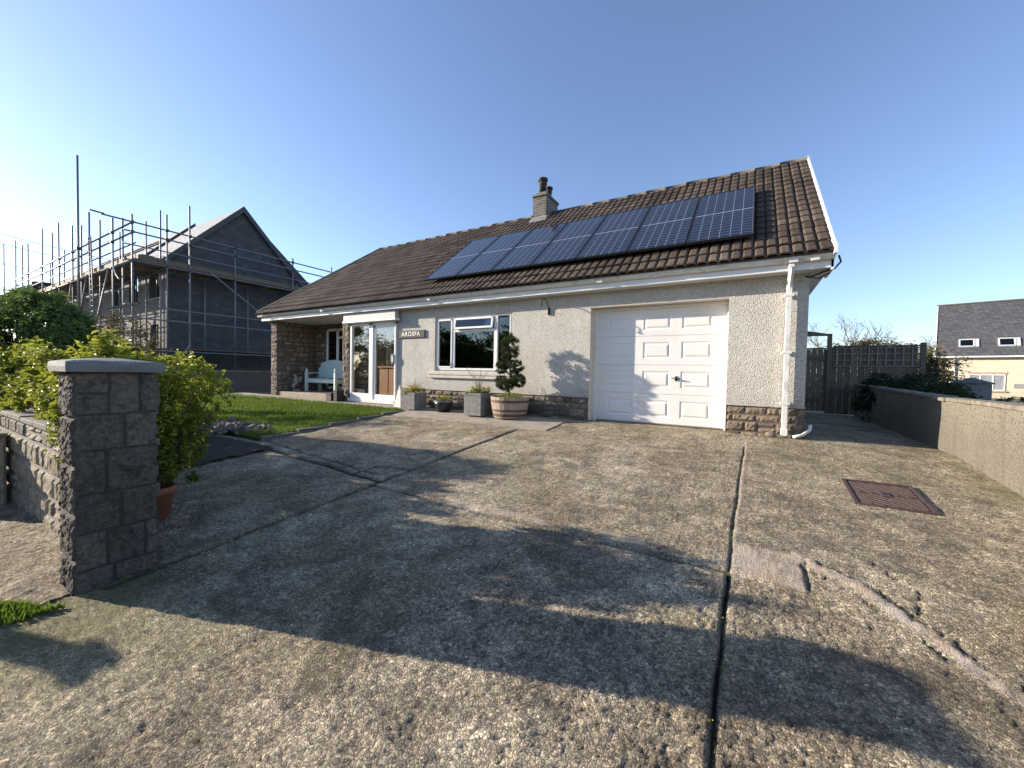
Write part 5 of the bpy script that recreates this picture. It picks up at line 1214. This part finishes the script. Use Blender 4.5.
def scaffold():
    th=thing('scaffolding',(-23.6,-.6,.4),'galvanised tube scaffolding with timber board lifts wrapped round the unfinished house','scaffolding')
    st=M['steel']; r=.037; zb=.3; rg=np.random.default_rng(9)
    def rod(nm,a,b,rr=r): mb=MB(); mb.tube([a,b],rr,7); return build(nm,mb,st,th,True)
    XO,XI=-23.5,-24.75; YO,YI=-.62,.75
    # gable side standards
    tops={-.62:7.6,.60:8.0,1.50:8.75,3.49:7.35,6.6:7.5,9.2:7.6,11.2:7.9}
    for y,z in tops.items(): rod('standard',(XO,y,zb+.2),(XO+rg.normal()*.02,y,z))
    for y,z in {.75:8.5,2.6:6.2,4.7:6.3,7.6:6.3}.items(): rod('standard',(XI,y,zb),(XI,y,z))
    # front side standards
    fx=[(-26.1,7.9),(-29.7,8.87),(-32.8,8.7),(-35.6,9.35),(-40.0,9.75),(-44,9.4),(-48.5,10.3),(-52.9,10.7)]
    for x,z in fx: rod('standard',(x,YO,zb),(x,YO+rg.normal()*.02,z))
    for x,z in((-26.6,8.3),(-30.5,8.4),(-34.2,8.6),(-38.0,8.0),(-42,9.0),(-46,8.6)): rod('standard',(x,YI,zb),(x,YI,z))
    # ledgers
    for z in(7.25,6.82,3.55,3.0,5.55,1.55): rod('ledger',(XO+.04,YO-1.0 if z==7.25 else YO-.3,z),(XO+.04,11.6,z))
    rod('ledger',(XO+.05,YO-1.35,7.30),(XO+.05,YO-.9,7.29))
    for z in(7.2,6.75,3.6,2.95,5.5,1.55): rod('ledger',(XO+.3,YO-.04,z),(-53,YO-.04,z))
    for z in(5.5,1.55,6.9): rod('ledger',(XI,YI,z),(-50,YI,z))
    for z in(5.55,1.6): rod('ledger',(XI,.2,z),(XI,11,z))
    for x in (-24.6,-26.1,-29.7,-32.8,-35.6,-40,-44):
        for z in(5.45,1.5): rod('transom',(x,YO-.25,z),(x,YI+.3,z),.025)
    for y in(.6,1.5,3.49,5.2,6.6,8.2,9.6):
        for z in(5.48,1.52): rod('transom',(XO+.25,y,z),(XI-.3,y,z),.025)
    for x,z in((-24.9,7.7),(-28.2,8.2),(-31.4,8.5),(-37.6,9.1),(-46.2,9.6)): rod('standard',(x,YO+.05,zb),(x,YO+.05,z))
    for z in(6.3,4.4,2.3): rod('ledger',(XO+.3,YO+.03,z),(-53,YO+.03,z),.03)
    for z in(7.0,3.3): rod('ledger',(XI,YI,z),(-50,YI,z),.03)
    for z in(6.25,): rod('ledger',(XO-.02,YO-.3,z),(XO-.02,11.4,z),.03)
    lad=MB()
    for dy in(0,.38): lad.tube([(-28.6+dy,YO-.15,1.7),(-29.2+dy,YO-.15,7.4)],.03,6)
    for k in range(20): lad.tube([(-28.6-.03*k,YO-.15,1.9+k*.28),(-28.22-.03*k,YO-.15,1.9+k*.28)],.018,5)
    build('ladder',lad,st,th,True)
    # braces
    rod('brace',(XO+.06,2.3,5.7),(XO+.06,6.6,2.6)); rod('brace',(-26.5,YO-.06,5.5),(-29.5,YO-.06,1.6)); rod('brace',(-31.5,YO-.06,3.2),(-29.9,YO-.06,5.6)); rod('brace',(-34.0,YO-.06,3.4),(-32.8,YO-.06,5.6)); rod('brace',(XO+.06,.4,.5),(XO+.06,1.5,1.9)); rod('brace',(-27.5,YO-.06,1.2),(-24.5,YO-.06,-.0+1.6))
    # couplers
    for x,z in fx[:6]:
        for zz in(7.2,6.75,5.5):
            if zz<z: mb=MB(); mb.box(x-.06,x+.06,YO-.09,YO+.05,zz-.06,zz+.06,b=.01); build('coupler',mb,M['iron'],th)
    for y in(-.62,.6,1.5,3.49,6.6):
        for zz in(7.25,6.82,5.55):
            mb=MB(); mb.box(XO-.05,XO+.09,y-.06,y+.06,zz-.06,zz+.06,b=.01); build('coupler',mb,M['iron'],th)
    # boards
    def boards(nm,x0,x1,y0,y1,z,along):
        mb=MB(); n=5
        if along=='x':
            for k in range(n):
                x=x0
                while x<x1: w=min(3.6,x1-x); mb.box(x,x+w-.02,y0+k*(y1-y0)/n,y0+(k+.93)*(y1-y0)/n,z+rg.normal()*.012,z+.05+rg.normal()*.006,rg.random()); x+=w
        else:
            for k in range(n):
                y=y0
                while y<y1: w=min(3.6,y1-y); mb.box(x0+k*(x1-x0)/n,x0+(k+.93)*(x1-x0)/n,y,y+w-.02,z+rg.normal()*.012,z+.05+rg.normal()*.006,rg.random()); y+=w
        build(nm,mb,M['boards'],th)
    boards('platform',-50,XO+.1,YO,YI+.1,5.6,'x'); boards('platform',XI-.15,XO+.05,YI+.12,10.8,5.62,'y'); boards('platform',-34,XO+.05,YO,YI+.1,1.65,'x'); boards('platform',XI,XO,YI+.12,8.6,1.66,'y')
    mb=MB(); mb.box(XO-.12,XO-.09,-.4,10.8,5.68,5.9,.3); mb.box(-44,XO,YO+.1,YO+.13,5.68,5.88,.7); build('toe_board',mb,M['boards'],th)
    # tall lone pole
    pl=thing('tall_pole',(-30.35,-.9,.4),'very tall thin grey pole rising above the scaffolding','pole'); mb=MB(); mb.tube([(-30.35,-.9,.3),(-30.35,-.9,11.85)],[.06,.045],10); build('shaft',mb,st,pl,True); mb=MB(); mb.box(-30.43,-30.27,-.98,-.82,6.9,7.05,b=.02); build('clamp',mb,M['iron'],pl)
    # block stacks on the top lift
    lbs=['pale stack of blocks on the scaffold corner nearest the gable','pale stack of blocks on the scaffold left of the corner','long pale stack of slates farther left on the scaffold','small stack of blocks at the far left of the scaffold']
    for (x,w,h),lb in zip(((-24.6,.5,.55),(-27.6,1.1,.45),(-30.2,1.2,.35),(-37.5,1.5,.4)),lbs):
        b=thing('block_stack',(x,.15,5.66),lb,'building blocks','stacks on the scaffold'); mb=MB(); n=max(1,int(w/.45))
        for i in range(n):
            for k in range(max(1,int(h/.15))): mb.box(x-w/2+i*w/n+.01,x-w/2+(i+1)*w/n-.01,-.1+rg.normal()*.02,.4,5.66+k*.15,5.80+k*.15,rg.random(),.008)
        build('blocks',mb,M['blockl'],b)
    tb=thing('mixing_tub',(-43.2,0,5.66),'dark round tub standing on the far left of the scaffold','tub'); mb=MB(); mb.lathe((-43.2,0,5.66),[(.5,0),(.65,.5),(.7,.9),(.62,.95),(.55,.9)],18); build('body',mb,M['black'],tb,True)
    ll=thing('hanging_rope',(-25.9,-.7,5.4),'short pale rope dangling from the scaffold ledger','rope'); mb=MB(); mb.tube([(-25.7,-.72,5.5),(-25.3,-.72,5.1),(-24.9,-.72,4.85)],.03,6); build('rope',mb,M['white'],ll)
scaffold()
def wires():
    cam=np.array([.26,-7.05,.84])
    for i,(a,b,lab) in enumerate((((-53,-3.5,12.0),(-40,5,8.5),'upper overhead cable crossing the sky at far left'),((-53,-3.5,11.2),(-40,5,7.9),'middle overhead cable crossing the sky at far left'),((-53,-3,9.4),(-40,5,6.9),'lowest overhead cable crossing the sky at far left'))):
        th=thing('overhead_cable',a,lab,'cable','overhead cables at the left edge'); P=[np.array(a)+(np.array(b)-np.array(a))*s-np.array([0,0,1.2*s*(1-s)]) for s in np.linspace(-.3,1.3,14)]
        mb=MB(); mb.tube(P,.022,6); build('cable',mb,M['wire'],th,True)
wires()
tree('evergreen_tree',(-24.5,13.5,0),8.8,.2,31,'dark evergreen top peeping over the right end of the unfinished gable',mat='bark',leaf=('hedge',14,.22,.16),depth=4)

# planting across the road, reflected in the windows
for i,(x,w,h) in enumerate(((-24,6,2.6),(-13,6,3.0),(-2,6,2.7),(9,6,2.9),(-35,6,2.9),(-46,6,2.7))):
    shrub('roadside_hedge',(x,-19,h*.75-.7),(w,1.4,h*1.25),14000,.24,'hedge',['roadside hedge across the road at far left','roadside hedge across the road left of centre','roadside hedge across the road opposite the garage','roadside hedge across the road at right','roadside hedge across the road beyond the left gate pier','farthest left roadside hedge across the road'][i],'hedge','hedges across the road',seed=80+i,clumps=200,spread=.12,shell=.8)

# ------------------------------------------------------------------ camera
f=392.; pitch=R(-1.6); roll=R(1.15); u1=657.
th_=math.atan2(u1,f)
F=Vector((-math.cos(th_),math.sin(th_),0)); Rr=Vector((math.sin(th_),math.cos(th_),0)); U=Vector((0,0,1))
F2=F*math.cos(pitch)+U*math.sin(pitch); U2=U*math.cos(pitch)-F*math.sin(pitch)
R3=Rr*math.cos(roll)+U2*math.sin(roll); U3=U2*math.cos(roll)-Rr*math.sin(roll)
cam=bpy.data.cameras.new('camera'); co=bpy.data.objects.new('camera',cam); COL.objects.link(co)
Mx=Matrix((R3,U3,-F2)).transposed().to_4x4(); Mx.translation=Vector((.26,-7.05,.84)); co.matrix_world=Mx
cam.sensor_width=36; cam.lens=36*f/1024; cam.clip_start=.05; cam.clip_end=3000
scene.camera=co

# ------------------------------------------------------------------ light
EL=R(16.8); sx,sy=-3.2,-1.0; hl=math.hypot(sx,sy)
S=Vector((sx/hl*math.cos(EL),sy/hl*math.cos(EL),math.sin(EL)))
sun=bpy.data.lights.new('sun','SUN'); sun.energy=5.0; sun.angle=R(.53); sun.color=(1,.88,.73)
so=bpy.data.objects.new('sun',sun); COL.objects.link(so); so.rotation_euler=S.to_track_quat('Z','Y').to_euler()
w=bpy.data.worlds.new('World'); scene.world=w; w.use_nodes=True; t=w.node_tree; t.nodes.clear()
o=t.nodes.new('ShaderNodeOutputWorld'); b=t.nodes.new('ShaderNodeBackground'); sk=t.nodes.new('ShaderNodeTexSky'); sk.sky_type='NISHITA'; sk.sun_disc=False
sk.sun_elevation=EL; sk.sun_rotation=math.atan2(S.x,S.y)
sk.altitude=0; sk.air_density=1.0; sk.dust_density=.3; sk.ozone_density=3.6
hs=t.nodes.new('ShaderNodeHueSaturation'); hs.inputs['Saturation'].default_value=.93; t.links.new(sk.outputs[0],hs.inputs['Color'])
mm_=t.nodes.new('ShaderNodeMix'); mm_.data_type='RGBA'; mm_.blend_type='MULTIPLY'; mm_.inputs[0].default_value=1; mm_.inputs[7].default_value=(1.04,.985,1.03,1); t.links.new(hs.outputs[0],mm_.inputs[6]); t.links.new(mm_.outputs[2],b.inputs[0]); b.inputs[1].default_value=.13; t.links.new(b.outputs[0],o.inputs[0])
scene.view_settings.view_transform='Standard'; scene.view_settings.look='None'; scene.view_settings.gamma=1; scene.view_settings.exposure=1.0
scene.render.engine='CYCLES'
